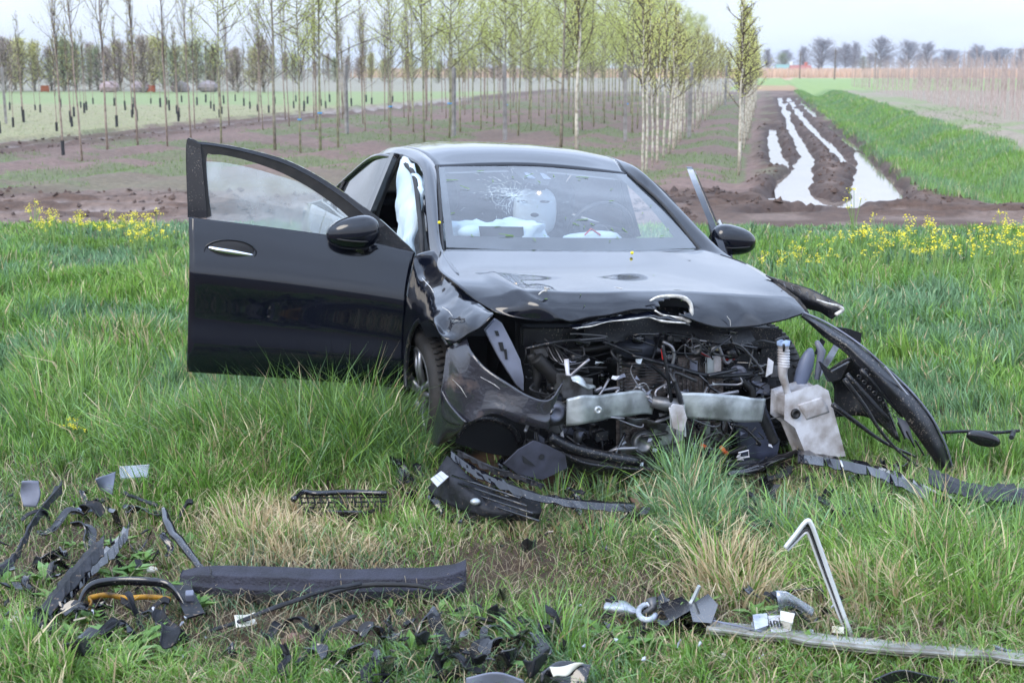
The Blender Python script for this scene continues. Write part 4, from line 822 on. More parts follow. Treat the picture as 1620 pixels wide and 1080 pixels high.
# ---- hood
hr = [[C(697, 397, 'x', -.42), C(800, 397, 'x', -.36), C(900, 398, 'x', -.33), C(1000, 398, 'x', -.36), C(1060, 397, 'x', -.40), C(1110, 396, 'x', -.45)],
      [C(693, 426, 'x', -.16), C(780, 428, 'x', -.06), C(900, 428, 'x', -.03), C(1000, 428, 'x', -.03), C(1100, 424, 'x', -.06), C(1176, 417, 'x', -.20)],
      [C(722, 452, 'x', .12), C(800, 447, 'x', .18), C(900, 449, 'x', .24), C(1000, 449, 'x', .25), C(1120, 449, 'x', .22), C(1222, 444, 'x', .06)],
      [C(752, 476, 'x', .27), C(838, 464, 'x', .40), C(920, 465, 'x', .43), C(1030, 464, 'x', .43), C(1130, 467, 'x', .41), C(1262, 474, 'x', .26)],
      [C(768, 486, 'x', .33), C(850, 488, 'x', .47), C(925, 484, 'x', .49), C(1020, 478, 'x', .49), C(1140, 492, 'x', .49), C(1272, 488, 'x', .32)],
      [C(784, 494, 'x', .38), C(876, 515, 'x', .50), C(945, 502, 'x', .52), C(1028, 492, 'x', .52), C(1140, 521, 'x', .53), C(1276, 499, 'x', .36)]]
# straight rows between the creases: linear across rows 0-3, then sharp break
hb = MB(); gr = np.array([crom(r, 64) for r in hr])
def lerprows(g, ks):
    o = []
    for a in range(len(g) - 1):
        for t in np.linspace(0, 1, ks, endpoint=False): o.append(g[a] * (1 - t) + g[a + 1] * t)
    o.append(g[-1]); return np.array(o)
gtop = crom(gr[:4], 30); gn = crom(gr[3:], 16); gh = np.concatenate([gtop, gn[1:]])
nrw = len(gh)
for j in range(nrw):
    for i in range(64):
        p = gh[j, i]; dn = mnoise.noise(Vector((p[0] * 2.2, p[1] * 2.4, 1.7))); fr_ = j / nrw
        _q = proj(*toworld(p)); dl1 = (_q[0] - 788) * .597 - (_q[1] - 444) * .802; on = 1 if 436 < _q[1] < 516 else 0
        dl2 = (_q[0] - 1150) * .707 - (_q[1] - 470) * .707; on2 = math.exp(-((_q[0] - 1172) / 40) ** 2 - ((_q[1] - 492) / 16) ** 2)
        p = p + V3(.004, 0, .016) * math.exp(-(dl1 / 9) ** 2) * on + V3(.010, 0, .010) * max(0, 1 - abs(dl2) / 9) * on2 - V3(.016, 0, .006) * on2 * .8 + V3(.02, 0, .01) * mnoise.noise(Vector((p[0] * 3, p[1] * 5.5, 9.1))) * max(0, fr_ - .62) * 2.4
        gh[j, i] = p + V3(0, 0, dn * .010 * fr_) + V3(.012, 0, .014) * mnoise.noise(Vector((p[0] * 6, p[1] * 7, 4.4))) * max(0, fr_ - .5) * 2.2
# opening (torn fold) in the nose
hc = C(1066, 489, 'x', .49); fcs = []
for j in range(nrw - 1):
    for i in range(63):
        c_ = (gh[j, i] + gh[j + 1, i + 1]) / 2; P_ = toworld(c_); qx, qy = proj(*P_)
        if j >= 29 and ((qx - 1066) / 27) ** 2 + ((qy - 487) / 13) ** 2 < 1: continue
        fcs.append((j * 64 + i, j * 64 + i + 1, (j + 1) * 64 + i + 1, (j + 1) * 64 + i))
hb.add(gh.reshape(-1, 3), fcs); hood = hb.build('bonnet', m_paint, car, True, solid=.008, off=-1)
# torn rim around the opening, and the peeled lip left of it
ringp = [C(*q_, 'x', .535) for q_ in ((1028, 476), (1040, 470), (1058, 468), (1080, 470), (1092, 480), (1094, 494), (1090, 507), (1080, 504), (1062, 501), (1048, 498), (1036, 491))]
MB().tube(ringp, [.004, .006, .008, .010, .008, .012, .009, .006, .005, .004], 6, 50, flat=1.0).build('torn_edge', m_torn, hood, True)
MB().loft([[C(*q_, 'x', .50) for q_ in ((900, 515), (960, 502), (1030, 491), (1062, 496), (1090, 508))], [C(*q_, 'x', .57) for q_ in ((912, 519), (962, 508), (1026, 500), (1058, 505), (1090, 513))]], 30, 5, fn=lambda p: dent(p, .012, 22)).build('folded_lip', m_paint, hood, True, solid=.004)
MB().tube([C(*q_, 'x', .58) for q_ in ((905, 519), (935, 516), (962, 509), (1000, 505), (1026, 502), (1048, 508), (1085, 511))], [.0005, .003, .0008, .005, .001, .006, .003], 5, 40).build('torn_edge', m_torn, hood, True)
MB().tube([C(*q_, 'x', .46) for q_ in ((852, 466), (858, 461), (866, 459), (861, 455), (870, 457))], [.003, .005, .004], 5, 14).build('torn_edge', m_torn, hood, True)
MB().loft([[C(*q_, 'x', .30) for q_ in ((930, 500), (1060, 484), (1180, 512))], [C(*q_, 'x', .34) for q_ in ((920, 540), (1060, 540), (1200, 545))]], 20, 6).build('inner_liner', m_plas, hood, True)
# thin black zigzag patch on the hood, right
MB().loft([[C(*q_, 'z', .962) for q_ in ((1016, 400), (1048, 401), (1078, 403), (1096, 408))], [C(*q_, 'z', .958) for q_ in ((1020, 403), (1056, 406), (1068, 410), (1092, 412))]], 12, 4).build('dark_streak', m_gloss, hood, True)

# ---- right fender (crumpled) and wheel arch
fy = -.885
f1 = [C(658, 402, 'y', -.862), C(672, 432, 'y', -.855), C(700, 462, 'y', -.86), C(738, 484, 'y', -.84), C(778, 499, 'y', -.80)]
f0 = [C(686, 396, 'y', -.80), C(700, 418, 'y', -.795), C(726, 447, 'y', -.80), C(752, 474, 'y', -.79), C(781, 494, 'y', -.775)]
f2 = [C(650, 425, 'y', -.895), C(662, 458, 'y', -.905), C(690, 488, 'y', -.925), C(718, 505, 'y', -.90), C(762, 515, 'y', -.84)]
f3 = [C(643, 470, 'y', -.91), C(652, 490, 'y', -.92), C(682, 500, 'y', -.955), C(705, 522, 'y', -.93), C(738, 530, 'y', -.88)]
f4 = [C(638, 520, 'y', -.905), C(650, 514, 'y', -.925), C(680, 507, 'y', -.965), C(697, 527, 'y', -.96), C(711, 545, 'y', -.93)]
fb = MB().loft([f0, f1, f2, f3, f4], 64, 48, fn=lambda p: dent(dent(p, .010, 6), .0025, 20, 3.0)); fb.build('front_wing', m_paint, car, True, solid=.006)
fb = MB().loft([[C(643, 468, 'y', -.905), C(652, 488, 'y', -.92)], [C(638, 520, 'y', -.905), C(647, 535, 'y', -.92)], [C(636, 570, 'y', -.90), C(643, 575, 'y', -.915)], [C(633, 608, 'y', -.88), C(641, 615, 'y', -.90)]], 8, 16); fb.build('front_wing', m_paint, car, True, solid=.006)
# arch lip and liner
MB().tube([C(*q_, 'y', -.93) for q_ in ((643, 618), (642, 580), (647, 540), (658, 512), (676, 503), (692, 515), (702, 533), (709, 546))], .012, 6, 30).build('wheel_arch_trim', m_plas, car, True)
wc = C(684, 622, 'y', -.78)
ln = MB(); aa = np.linspace(1.0, 3.5, 22); ln.strip([wc + V3(math.cos(a) * .37, -.10, math.sin(a) * .37) for a in aa], [wc + V3(math.cos(a) * .37, .3, math.sin(a) * .37) for a in aa]); ln.strip([wc + V3(math.cos(a) * .37, .3, math.sin(a) * .37) for a in aa], [wc + V3(0, .3, 0)] * 22); ln.build('wheel_arch_liner', m_dark, car, True)
# ---- wheels
def wheel(c, yo, steer=0.0):
    r = empty('wheel', c, steer, car); s = -1 if yo < 0 else 1
    b = MB(); b.lathe((0, 0, 0), (0, 1, 0), [(-.10, .235), (-.112, .27), (-.105, .305), (-.075, .322), (0, .326), (.075, .322), (.105, .305), (.112, .27), (.10, .235)], 48)
    for k in range(60):
        a = 2 * math.pi * k / 60
        for yy in (-.06, .06): b.box((math.cos(a) * .327, yy, math.sin(a) * .3235), (.012, .05, .008), rot=(0, -a + math.pi / 2 + .0, .2))
    b.build('tyre', m_tyre, r, True)
    b = MB(); bb2 = MB().lathe((0, 0, 0), (0, 1, 0), [(-.10, .238), (-.095, .222), (-.02, .205), (.06, .20), (.09, .225), (.10, .238)], 48); bb2.build('rim_barrel', m_dark, r, True); b.lathe((0, s * .095, 0), (0, s, 0), [(0, .218), (.008, .228), (.004, .238)], 48)
    for k in range(5):
        for d in (-.16, .16):
            a = 2 * math.pi * k / 5 + .3; p0 = V3(math.cos(a + d * .5) * .045, s * .055, math.sin(a + d * .5) * .045); p1 = V3(math.cos(a + d) * .225, s * .085, math.sin(a + d) * .225)
            b.tube([p0, (p0 + p1) / 2 + V3(0, s * .012, 0), p1], [.022, .015, .016], 5)
    b.lathe((0, s * .04, 0), (0, s, 0), [(0, .055), (.03, .05), (.035, .0)], 20); b.build('rim', m_rim, r, True)
    MB().lathe((0, -s * .01, 0), (0, s, 0), [(0, .16), (.02, .16), (.02, .0)], 24).build('brake_disc', m_dull, r, True)
wheel(wc + V3(0, .005, 0), -1, .06); wheel(V3(-.05, .78, .33), 1, .06); wheel(V3(-2.73, -.79, .33), -1); wheel(V3(-2.73, .79, .33), 1)

# ---- right bumper corner with its mud, still hanging on
bp_o = [C(737, 533, 'y', -.87), C(745, 556, 'x', .48), C(768, 580, 'x', .54), C(800, 604, 'x', .60), C(835, 626, 'x', .64), C(868, 632, 'x', .66), C(892, 604, 'x', .64)]
bp_i = [C(711, 546, 'y', -.92), C(722, 590, 'x', .42), C(748, 612, 'x', .50), C(785, 632, 'x', .58), C(828, 648, 'x', .64), C(866, 655, 'x', .66), C(880, 632, 'x', .65)]
bp_2 = [C(703, 578, 'y', -.945), C(712, 628, 'x', .38), C(740, 645, 'x', .48), C(780, 646, 'x', .58), C(826, 660, 'x', .64), C(866, 668, 'x', .67), C(872, 655, 'x', .66)]
bp_3 = [C(699, 625, 'y', -.955), C(702, 664, 'x', .33), C(736, 671, 'x', .47), C(776, 655, 'x', .57), C(826, 669, 'x', .63), C(866, 679, 'x', .66), C(869, 668, 'x', .65)]
bp = MB().loft([bp_o, bp_i, bp_2, bp_3], 56, 26, fn=lambda p: dent(p, .007, 9)); bp.build('bumper_corner', m_paint_mud, car, True, solid=.006, label='mud-splashed right corner of the front bumper')
bp2 = MB().loft([[C(699, 618, 'y', -.955), C(712, 640, 'y', -.93), C(738, 668, 'y', -.89)], [C(690, 655, 'y', -.95), C(705, 668, 'y', -.93), C(724, 684, 'y', -.89)], [C(679, 700, 'y', -.94), C(692, 706, 'y', -.93), C(700, 703, 'y', -.89)]], 16, 14, fn=lambda p: dent(p, .006, 9)); bp2.build('bumper_corner', m_paint_mud, car, True, solid=.006)
MB().loft([[C(*q_, 'x', .30) for q_ in ((745, 555), (790, 600), (840, 640))], [C(*q_, 'x', .22) for q_ in ((720, 700), (790, 720), (860, 720))]], 12, 8).build('bumper_inner', m_dark, car, True)
# silver-grey headlamp bracket
b = MB(); b.prism([C(*q_, 'x', .47) for q_ in ((770, 523), (785, 506), (793, 512), (808, 541), (822, 570), (827, 596), (827, 615), (818, 607), (793, 567))], V3(-.025, 0, .0)); hb_ = b.build('headlamp_bracket', m_sil, car, bevel=.004)
for (x_, y_, w_, h_) in ((793, 548, 5, 7), (786, 527, 4, 4), (800, 560, 3, 8)): MB().prism([C(x_ - w_, y_ - h_, 'x', .4735), C(x_ + w_ * .4, y_ - h_, 'x', .4735), C(x_ + w_, y_ + h_, 'x', .4735), C(x_ - w_ * .2, y_ + h_, 'x', .4735)], V3(.002, 0, 0)).build('slot', m_dark, hb_)
# lower bracket with holes
b = MB(); b.prism([C(*q_, 'x', .62) for q_ in ((800, 733), (822, 712), (846, 698), (868, 706), (893, 720), (896, 739), (858, 757), (820, 748))], V3(-.02, 0, -.004)); lb_ = b.build('lower_bracket', mat('dark_bracket', lin(62, 64, 78), .4, col2=lin(36, 36, 44), scale=9), car, bevel=.004)
MB().lathe(C(857, 722, 'x', .624), (1, 0, 0), [(0, .012), (.002, .012), (.002, 0)], 12).build('slot', m_dark, lb_); MB().prism([C(*q_, 'x', .6235) for q_ in ((826, 720), (842, 732), (848, 738), (828, 731))], V3(.002, 0, 0)).build('slot', m_dark, lb_)

# ---- doors, described in their own frame: s along the door, o outward, z up
PHI = math.radians(74); HR = V3(-.60, -.875, 0)
dv = V3(-math.cos(PHI), -math.sin(PHI), 0); nv = V3(math.sin(PHI), -math.cos(PHI), 0)
_o = CR.T @ (CAMP - CO)
def D(px, py, o=0.0):
    d = CR.T @ ray(px, py); P0 = HR + nv * o; t = np.dot(P0 - _o, nv) / np.dot(d, nv); p = _o + d * t; q_ = p - HR; return V3(np.dot(q_, dv), o, q_[2])
def door(sgn, phi, right):
    e = empty('front_door', (HR[0], sgn * abs(HR[1]), 0), 0, car)
    e.label = None if False else None
    return e
FR_O = [(298, 343), (295.5, 300), (295, 224), (310, 224), (340, 227), (386, 235), (449, 252), (499, 276), (543, 304), (580, 331), (606, 351), (640, 383), (656, 400)]
FR_I = [(328, 344), (323, 300), (318, 234), (330, 233), (352, 236), (394, 246), (446, 263), (492, 287), (533, 314), (566, 342), (589, 362), (604, 380), (610, 388)]
def build_door(sgn, phi):
    e = empty('front_door', (HR[0], sgn * abs(HR[1]), 0), 0, car)
    du = V3(-math.cos(phi), sgn * math.sin(phi), 0); nu_ = V3(math.sin(phi), sgn * math.cos(phi), 0)
    T = lambda q_: du * q_[0] + nu_ * (q_[1] - (max(0, q_[2] - .97) * .42 if sgn > 0 else 0)) + V3(0, 0, q_[2] - (max(0, q_[2] - .97) * .16 if sgn > 0 else 0))
    flip = sgn > 0
    def t(l): return [T(q_) for q_ in l]
    ax = np.array([du, nu_, [0, 0, 1.0]])
    rows = [[(300, 345), (380, 355), (460, 366), (540, 379), (600, 390), (656, 402)], [(300, 368), (380, 378), (460, 388), (540, 400), (600, 410), (652, 419)], [(301, 395), (380, 403), (460, 413), (540, 424), (600, 433), (647, 441)],
            [(301, 424), (380, 432), (460, 441), (540, 452), (600, 460), (643, 466)], [(301, 440), (380, 449), (460, 459), (540, 470), (600, 479), (642, 486)], [(300, 500), (380, 507), (460, 515), (540, 523), (600, 529), (639, 534)], [(299, 550), (380, 556), (460, 562), (540, 568), (600, 573), (638, 577)], [(297, 583), (380, 589), (460, 595), (540, 601), (600, 606), (637, 610)]]
    of = [0, .018, .036, .055, .056, .040, .040, .006]
    sk = MB().loft([t([D(x, y, o) - V3(0, 0, 0) for x, y in r]) for r, o in zip(rows, of)], 44, 56, fn=lambda p: dent(p, .0035, 2.6)); body = sk.build('door_skin', m_paint, e, True, solid=.03 , off=(1 if flip else -1))
    # inner trim panel
    MB().loft([t([D(x, y, -.05) for x, y in r]) for r in (rows[0], rows[3], rows[7])], 12, 8).build('door_trim', m_dark, e, True, solid=.03, off=(1 if flip else -1))
    FR_M = [FR_I[i] if i < 3 or i > 10 else (FR_O[i][0] * .45 + FR_I[i][0] * .55, FR_O[i][1] * .45 + FR_I[i][1] * .55) for i in range(13)]
    f = MB(); oo = crom([T(D(x, y, .0)) for x, y in FR_O], 70); ii = crom([T(D(x, y, .004)) for x, y in FR_M], 70); f.strip(oo, ii); f.strip(oo - nu_ * .035, oo); f.strip(ii, ii - nu_ * .035); f.strip(ii - nu_ * .035, oo - nu_ * .035); fo = f.build('window_frame', m_paint, e, True)
    sl = MB(); s2 = crom([T(D(x + dx_, y + dy_, -.006)) for (x, y), (dx_, dy_) in zip(FR_I, [(6, -2), (6, 0), (8, 14), (8, 12), (4, 10), (0, 9), (-4, 9), (-6, 8), (-7, 8), (-8, 7), (-9, 6), (-8, 3), (-8, 0)])], 70); sl.strip(crom([T(D(x, y, -.002)) for x, y in FR_M], 70), s2); sl.strip(s2, s2 - nu_ * .02); sl.build('window_seal', m_rub, fo, True)
    pb = MB(); pb.prism(t([D(297, 344, .005), D(296, 228, .005), D(318, 236, .005), D(328, 345, .005)]), nu_ * .004); pb.build('pillar_cover', m_gloss, e)
    tri = MB(); tri.prism(t([D(598, 386, .0), D(588, 366, .0), D(610, 356, .0), D(655, 399, .0)]), nu_ * .008); tri.build('mirror_triangle', m_plas, e)
    MB().tube(t([D(300, 346, .006), D(400, 358, .006), D(520, 374, .006), D(600, 388, .006), D(654, 402, .006)]), .008, 6, 16).build('belt_trim', m_gloss, e, True)
    gb = [(327, 350), (380, 358), (450, 368), (520, 378), (597, 392)]; gt = [(320, 255), (366, 259), (430, 275), (505, 302), (590, 360)]
    MB().loft([t([D(x, y, -.015) for x, y in gt]), t([D((a[0] + b_[0]) / 2, (a[1] + b_[1]) / 2, -.009) for a, b_ in zip(gt, gb)]), t([D(x, y, -.012) for x, y in gb])], 26, 14).build('window_glass', m_dglass, e, True)
    # handle
    hc_ = D(365, 397, .050); nrm = (nu_ * .94 + V3(0, 0, .3))
    rec = MB(); rec.ball(T(hc_) + nu_ * .004, (.122, .016, .056), 28, 10, axes=ax); rec.build('handle_recess', m_dark, e, True); MB().tube([T(hc_) + nu_ * .012 + du * math.cos(a) * .124 + V3(0, 0, math.sin(a) * .056) for a in np.linspace(0, 6.2832, 40)], .004, 6, cap=False).build('recess_rim', m_paint, e, True)  # matte dark ellipsoid: the shade of the hollow is put into its colour
    MB().tube(t([D(329, 391, .055), D(345, 395, .066), D(370, 399, .066), D(402, 404, .055)]), [.009, .014, .014, .008], 8, 14, flat=1.0).build('handle', m_chrome, e, True)
    # mirror
    mo = empty('mirror', T(D(558, 368, .115)) if sgn < 0 else C(1160, 380, 'x', -.72) - V3(HR[0], abs(HR[1]), 0), 0, e)
    if sgn > 0: ax = np.array([[0, 1, 0], [1, 0, 0], [0, 0, 1.0]])
    MB().ball((0, 0, 0), (.128, .075, .080), 28, 16, e=.82, axes=ax, fn=lambda q_: q_ * np.array([1, 1, 1.0 - .18 * (q_[0] / .128)]) + np.array([0, 0, -.012 * (q_[0] / .128)])).build('mirror_housing', m_paint, mo, True)
    MB().tube([ax.T @ V3(-.126, .0, -.034), ax.T @ V3(-.05, .074, -.036), ax.T @ V3(.05, .074, -.030), ax.T @ V3(.122, .0, -.02)], .004, 5, 16).build('mirror_seam', m_rub, mo, True)
    MB().tube([ax.T @ V3(-.03, -.01, -.06), ax.T @ V3(-.06, -.08, -.09), ax.T @ V3(-.08, -.12, -.085)], [.035, .03, .028], 8).build('mirror_foot', m_gloss, mo, True)
    MB().prism([ax.T @ V3(a * .112, -.066, b_ * .062) for a, b_ in ((-.9, -.6), (.9, -.6), (1, .2), (.8, .85), (-.8, .85), (-1, .2))], ax.T @ V3(0, -.006, 0)).build('mirror_glass', m_chrome, mo)
    return e
dr_ = build_door(-1, PHI); dr_['label'] = 'right front door standing wide open'
dl_ = build_door(1, math.radians(26)); dl_['label'] = 'left front door slightly ajar'

# ---- interior
MB().loft([[(-.60, -.72, .93), (-.50, 0, .95), (-.60, .72, .93)], [(-.85, -.72, .90), (-.82, 0, .93), (-.85, .72, .90)], [(-.98, -.72, .80), (-.95, 0, .80), (-.98, .72, .80)], [(-.85, -.72, .5), (-.85, 0, .5), (-.85, .72, .5)]], 20, 16).build('dashboard', m_dark, car, True, solid=.02)
for y in (-.37, .37):
    s = empty('front_seat', (-1.55, y, .30), 0, car)
    MB().ball((.05, 0, .10), (.27, .25, .11), 18, 10, e=.7).build('seat_cushion', m_seat, s, True)
    MB().ball((-.22, 0, .42), (.10, .25, .36), 18, 12, e=.75, axes=np.array([[math.cos(.3), 0, math.sin(.3)], [0, 1, 0], [-math.sin(.3), 0, math.cos(.3)]])).build('backrest', m_seat, s, True)
    MB().ball((-.34, 0, .85), (.06, .135, .12), 16, 10, e=.7).build('headrest', m_seat, s, True)
MB().ball((-2.35, 0, .62), (.12, .62, .36), 18, 10, e=.7).build('rear_bench', m_seat, car, True)
MB().box((-1.9, 0, .17), (3.0, 1.5, .06)).build('floor_pan', m_dark, car)
MB().box((-.52, 0, .55), (.05, 1.45, .70)).build('bulkhead', m_dark, car)
MB().box((-3.0, 0, .6), (.9, 1.3, .5)).build('boot_floor', m_dark, car)
# headliner console lamp
MB().ball(C(853, 305, 'x', -1.30), (.006, .008, .006), 10, 6).build('reading_lamp', m_warn, car, True)
hp = C(846, 335, 'x', -1.35); hr_ = MB(); hr_.ball(hp, (.06, .125, .14), 20, 12, e=.72); hdr = hr_.build('sport_headrest', mat('grey_seat_back', lin(190, 198, 204), .85), car, True)
for (x_, y_, w_, h_) in ((826, 319, .032, .007), (862, 319, .032, .007), (846, 340, .026, .012)): MB().ball(C(x_, y_, 'x', -1.292), (.006, w_, h_), 12, 6).build('slot', m_dark, hdr, True)
# steering wheel
sc_ = C(948, 372, 'x', -.98); b = MB(); tor = [sc_ + V3(.08 * math.sin(a), .185 * math.cos(a), .175 * math.sin(a)) for a in np.linspace(0, 6.28, 40)]; b.tube(tor, .015, 8, cap=False); b.tube([sc_ + V3(0, -.18, 0), sc_, sc_ + V3(0, .18, 0)], .018, 6); b.ball(sc_, (.04, .06, .06)); b.build('steering_wheel', m_plas, car, True)
MB().ball(C(940, 378, 'x', -.93), (.05, .17, .045), 20, 12, fn=lambda q_: q_ * (1 + .25 * mnoise.noise(Vector(q_ * 14)))).build('driver_airbag', m_bag, car, True)
MB().tube([C(925, 372, 'x', -.88), C(935, 362, 'x', -.88), C(950, 372, 'x', -.88)], .005, 4).build('airbag_print', m_red, car)
# passenger airbag drooping on the dash
ab = MB(); ab.ball(C(782, 370, 'x', -.82), (.13, .20, .065), 28, 16, e=.9, fn=lambda q_: q_ * (1 + .45 * mnoise.noise(Vector(q_ * 9)) + .35 * mnoise.noise(Vector(q_ * 26)) + .22 * abs(math.sin(q_[1] * 9)))); ab.build('passenger_airbag', m_bag, car, True)
MB().prism([C(*q_, 'x', -.68) for q_ in ((758, 358), (828, 359), (829, 376), (761, 375))], V3(-.01, 0, 0)).build('airbag_cover', m_dark, car)
# side curtain bag in the door opening
MB().loft([[V3(-1.02, -.68, 1.22), V3(-1.3, -.65, 1.34), V3(-1.62, -.64, 1.36)], [V3(-1.00, -.70, 1.08), V3(-1.28, -.70, 1.12), V3(-1.5, -.68, 1.12)], [V3(-.96, -.73, .95), V3(-1.1, -.74, .96), V3(-1.3, -.72, .97)], [V3(-.95, -.76, .80), V3(-1.02, -.76, .80), V3(-1.15, -.76, .82)]], 26, 26, fn=lambda p: dent(p, .035, 8)).build('curtain_airbag', m_bag, car, True, solid=.03)
# roof lining
MB().loft([[r_[0] + V3(0, .04, -.035) if isinstance(r_[0], np.ndarray) else V3(*r_[0]) + V3(0, .04, -.035), (V3(*r_[2]) + V3(0, 0, -.04)), V3(*r_[4]) + V3(0, -.04, -.035)] for r_ in roof_rows], 12, 12).build('headlining', mat('headliner', lin(120, 124, 130), .9), car, True)

# ---- engine bay
def E(px, py, x=.45): return C(px, py, 'x', x)
def ebox(nm, x0, y0, x1, y1, x, dep, m, bev=.006, tl=0.0, lab=None):
    """box whose front face covers the pixels"""
    a, b_, c_, d_ = E(x0, y0, x), E(x1, y0 + tl, x), E(x1, y1 + tl, x), E(x0, y1, x); return MB().prism([a, b_, c_, d_], V3(-dep, 0, 0)).build(nm, m, car, bevel=bev, label=lab)
ebox('engine_block', 860, 530, 1190, 735, .10, .35, m_dark, .02)
ebox('front_panel', 830, 522, 1235, 548, .24, .04, m_plas)
ebox('cooler', 984, 575, 1052, 625, .40, .05, m_fin, .004); ebox('cooler', 1054, 566, 1143, 620, .37, .05, m_fin, .004, 2)
ebox('cooler', 988, 668, 1036, 726, .42, .05, m_fin, .02, 6)
ebox('condenser', 1060, 668, 1150, 735, .36, .03, m_fin, .003)
for nm_, pts_, z_ in (('fin', 11, 0),):
    for k in range(9):
        MB().tube([E(988, 580 + k * 4.6, .405), E(1050, 579 + k * 4.6, .405)], .0022, 4).build('fin', m_dull, car)
    for k in range(12):
        MB().tube([E(1060 + k * 6.6, 572 + k * .2, .375), E(1060 + k * 6.6, 618, .375)], .0018, 4).build('fin', m_dull, car)
    for k in range(10): MB().tube([E(1064, 674 + k * 6, .365), E(1148, 674 + k * 6, .365)], .002, 4).build('fin', m_dull, car)
# white band tanks
ebox('tank_strip', 1120, 565, 1130, 592, .39, .02, m_alu, .003); ebox('tank_strip', 1131, 565, 1140, 590, .395, .02, m_wplas, .003); ebox('tank_strip', 1118, 668, 1123, 735, .40, .01, m_alu, .002)
ebox('alternator_bracket', 1036, 676, 1082, 686, .44, .03, m_alu, .004); ebox('filter_can', 1046, 688, 1078, 718, .43, .06, m_alu, .01)
# toothed chain-like strip
st_ = MB(); 
for k in range(28): st_.box(E(981 + k * .25, 562 + k * 6.0, .44), (.006, .012, .009))
st_.tube([E(977, 560, .435), E(984, 730, .435)], .004, 5); st_.build('perforated_strip', m_dull, car)
# crash beams
def beam(rows, m, nm): return MB().loft(rows, 40, 10, fn=lambda p: dent(p, .006, 9)).build(nm, m, car, True, solid=.012)
beam([[E(896, 631, .60), E(925, 626, .64), E(955, 624, .58), E(985, 620, .55), E(1012, 618, .52), E(1035, 626, .48)], [E(896, 652, .605), E(925, 648, .645), E(955, 645, .585), E(985, 640, .555), E(1012, 638, .525), E(1035, 643, .485)], [E(895, 674, .60), E(925, 672, .64), E(955, 664, .58), E(985, 660, .55), E(1012, 655, .52), E(1032, 656, .48)]], m_alu, 'crash_beam')
beam([[E(1078, 621, .54), E(1110, 621, .57), E(1150, 624, .58), E(1180, 628, .56), E(1211, 630, .54)], [E(1080, 642, .545), E(1110, 643, .575), E(1150, 646, .585), E(1180, 648, .565), E(1209, 650, .545)], [E(1084, 662, .54), E(1110, 663, .57), E(1150, 666, .58), E(1180, 668, .56), E(1206, 667, .54)]], m_alu, 'crash_beam')
MB().lathe(E(946, 648, .655), (1, -.2, 0), [(0, .018), (.012, .016), (.014, .008), (.004, .006), (.004, 0)], 16).build('tow_eye_boss', m_alu, car, True)
b = MB(); b.tube([E(1030, 634, .49), E(1058, 640, .5), E(1082, 640, .54)], [.03, .035, .03], 6); b.build('crushed_beam_middle', m_dull, car, True)
# crash boxes and brackets
ebox('crash_box', 893, 596, 935, 626, .55, .2, m_dull, .008, 5, 'folded grey metal crash box')
MB().loft([[E(905, 596, .58), E(920, 598, .60), E(940, 612, .57)], [E(903, 604, .6), E(922, 612, .62), E(943, 617, .58)]], 12, 6, fn=lambda p: dent(p, .015, 20)).build('bent_bracket', m_alu, car, True, solid=.004)
MB().tube([E(896, 568, .5), E(898, 590, .5), E(902, 600, .52)], [.012, .009, .02], 7).build('sensor', m_wplas, car, True)
b = MB(); b.prism([E(1060, 646, .62), E(1066, 640, .62), E(1080, 642, .62), E(1086, 662, .62), E(1080, 682, .62), E(1066, 676, .62)], V3(-.008, 0, 0)); b.build('latch_plate', m_wplas, car, bevel=.003)
MB().tube([E(1060, 642, .61), E(1062, 676, .61), E(1062, 684, .60)], .005, 5).build('latch_rod', m_alu, car); MB().tube([E(1082, 640, .61), E(1084, 690, .61)], .005, 5).build('latch_rod', m_alu, car)
MB().ball(E(879, 653, .52), (.06, .06, .055), 16, 10).build('horn', m_dull, car, True); MB().lathe(E(879, 653, .575), (1, 0, 0), [(0, .04), (.012, .036), (.012, .02), (.004, .018), (.004, 0)], 20).build('horn', m_sil, car, True)
MB().ball(E(1005, 549, .32), (.08, .10, .05), 18, 10, fn=lambda q_: q_ * (1 + .2 * mnoise.noise(Vector(q_ * 20)))).build('throttle_body', mat('dusty_black', lin(66, 70, 82), .5, col2=lin(30, 32, 38), scale=12), car, True)
ebox('battery_box', 1150, 556, 1225, 612, .22, .2, m_plas, .01)
ebox('fuse_label', 1122, 545, 1140, 552, .34, .004, mat('yellow_label', lin(212, 196, 150), .6), .001, 3)
MB().prism([E(1216, 566, .5), E(1224, 572, .5), E(1222, 590, .5), E(1212, 596, .5)], V3(-.006, 0, 0)).build('white_clip', m_wplas, car)
# hoses, struts and cables, each its own part
HOSE = [('strut', [(955, 540), (1000, 560), (1040, 585), (1065, 610)], .46, .010, m_plas), ('strut', [(1000, 562), (1060, 578), (1120, 594), (1190, 592)], .47, .013, m_plas), ('strut', [(1048, 545), (1056, 590), (1064, 650)], .52, .009, m_plas), ('strut', [(1066, 600), (1078, 640), (1088, 700)], .54, .012, m_plas),
        ('strut', [(1120, 594), (1150, 588), (1165, 584)], .5, .012, m_plas), ('coolant_hose', [(840, 560), (850, 590), (846, 620), (862, 640)], .38, .022, m_rub), ('coolant_hose', [(1035, 700), (1060, 720), (1100, 728), (1150, 722)], .46, .018, m_rub), ('coolant_hose', [(1120, 690), (1140, 700), (1150, 716), (1180, 706)], .44, .014, m_rub),
        ('air_pipe', [(870, 690), (905, 708), (960, 722), (1010, 730)], .55, .03, m_plas), ('air_pipe', [(845, 545), (880, 556), (930, 552), (970, 545)], .30, .02, m_rub), ('coolant_hose', [(1170, 600), (1190, 620), (1186, 660), (1200, 700)], .40, .02, m_rub), ('cross_member', [(870, 705), (950, 730), (1040, 742), (1130, 740), (1200, 728)], .42, .028, m_plas)]
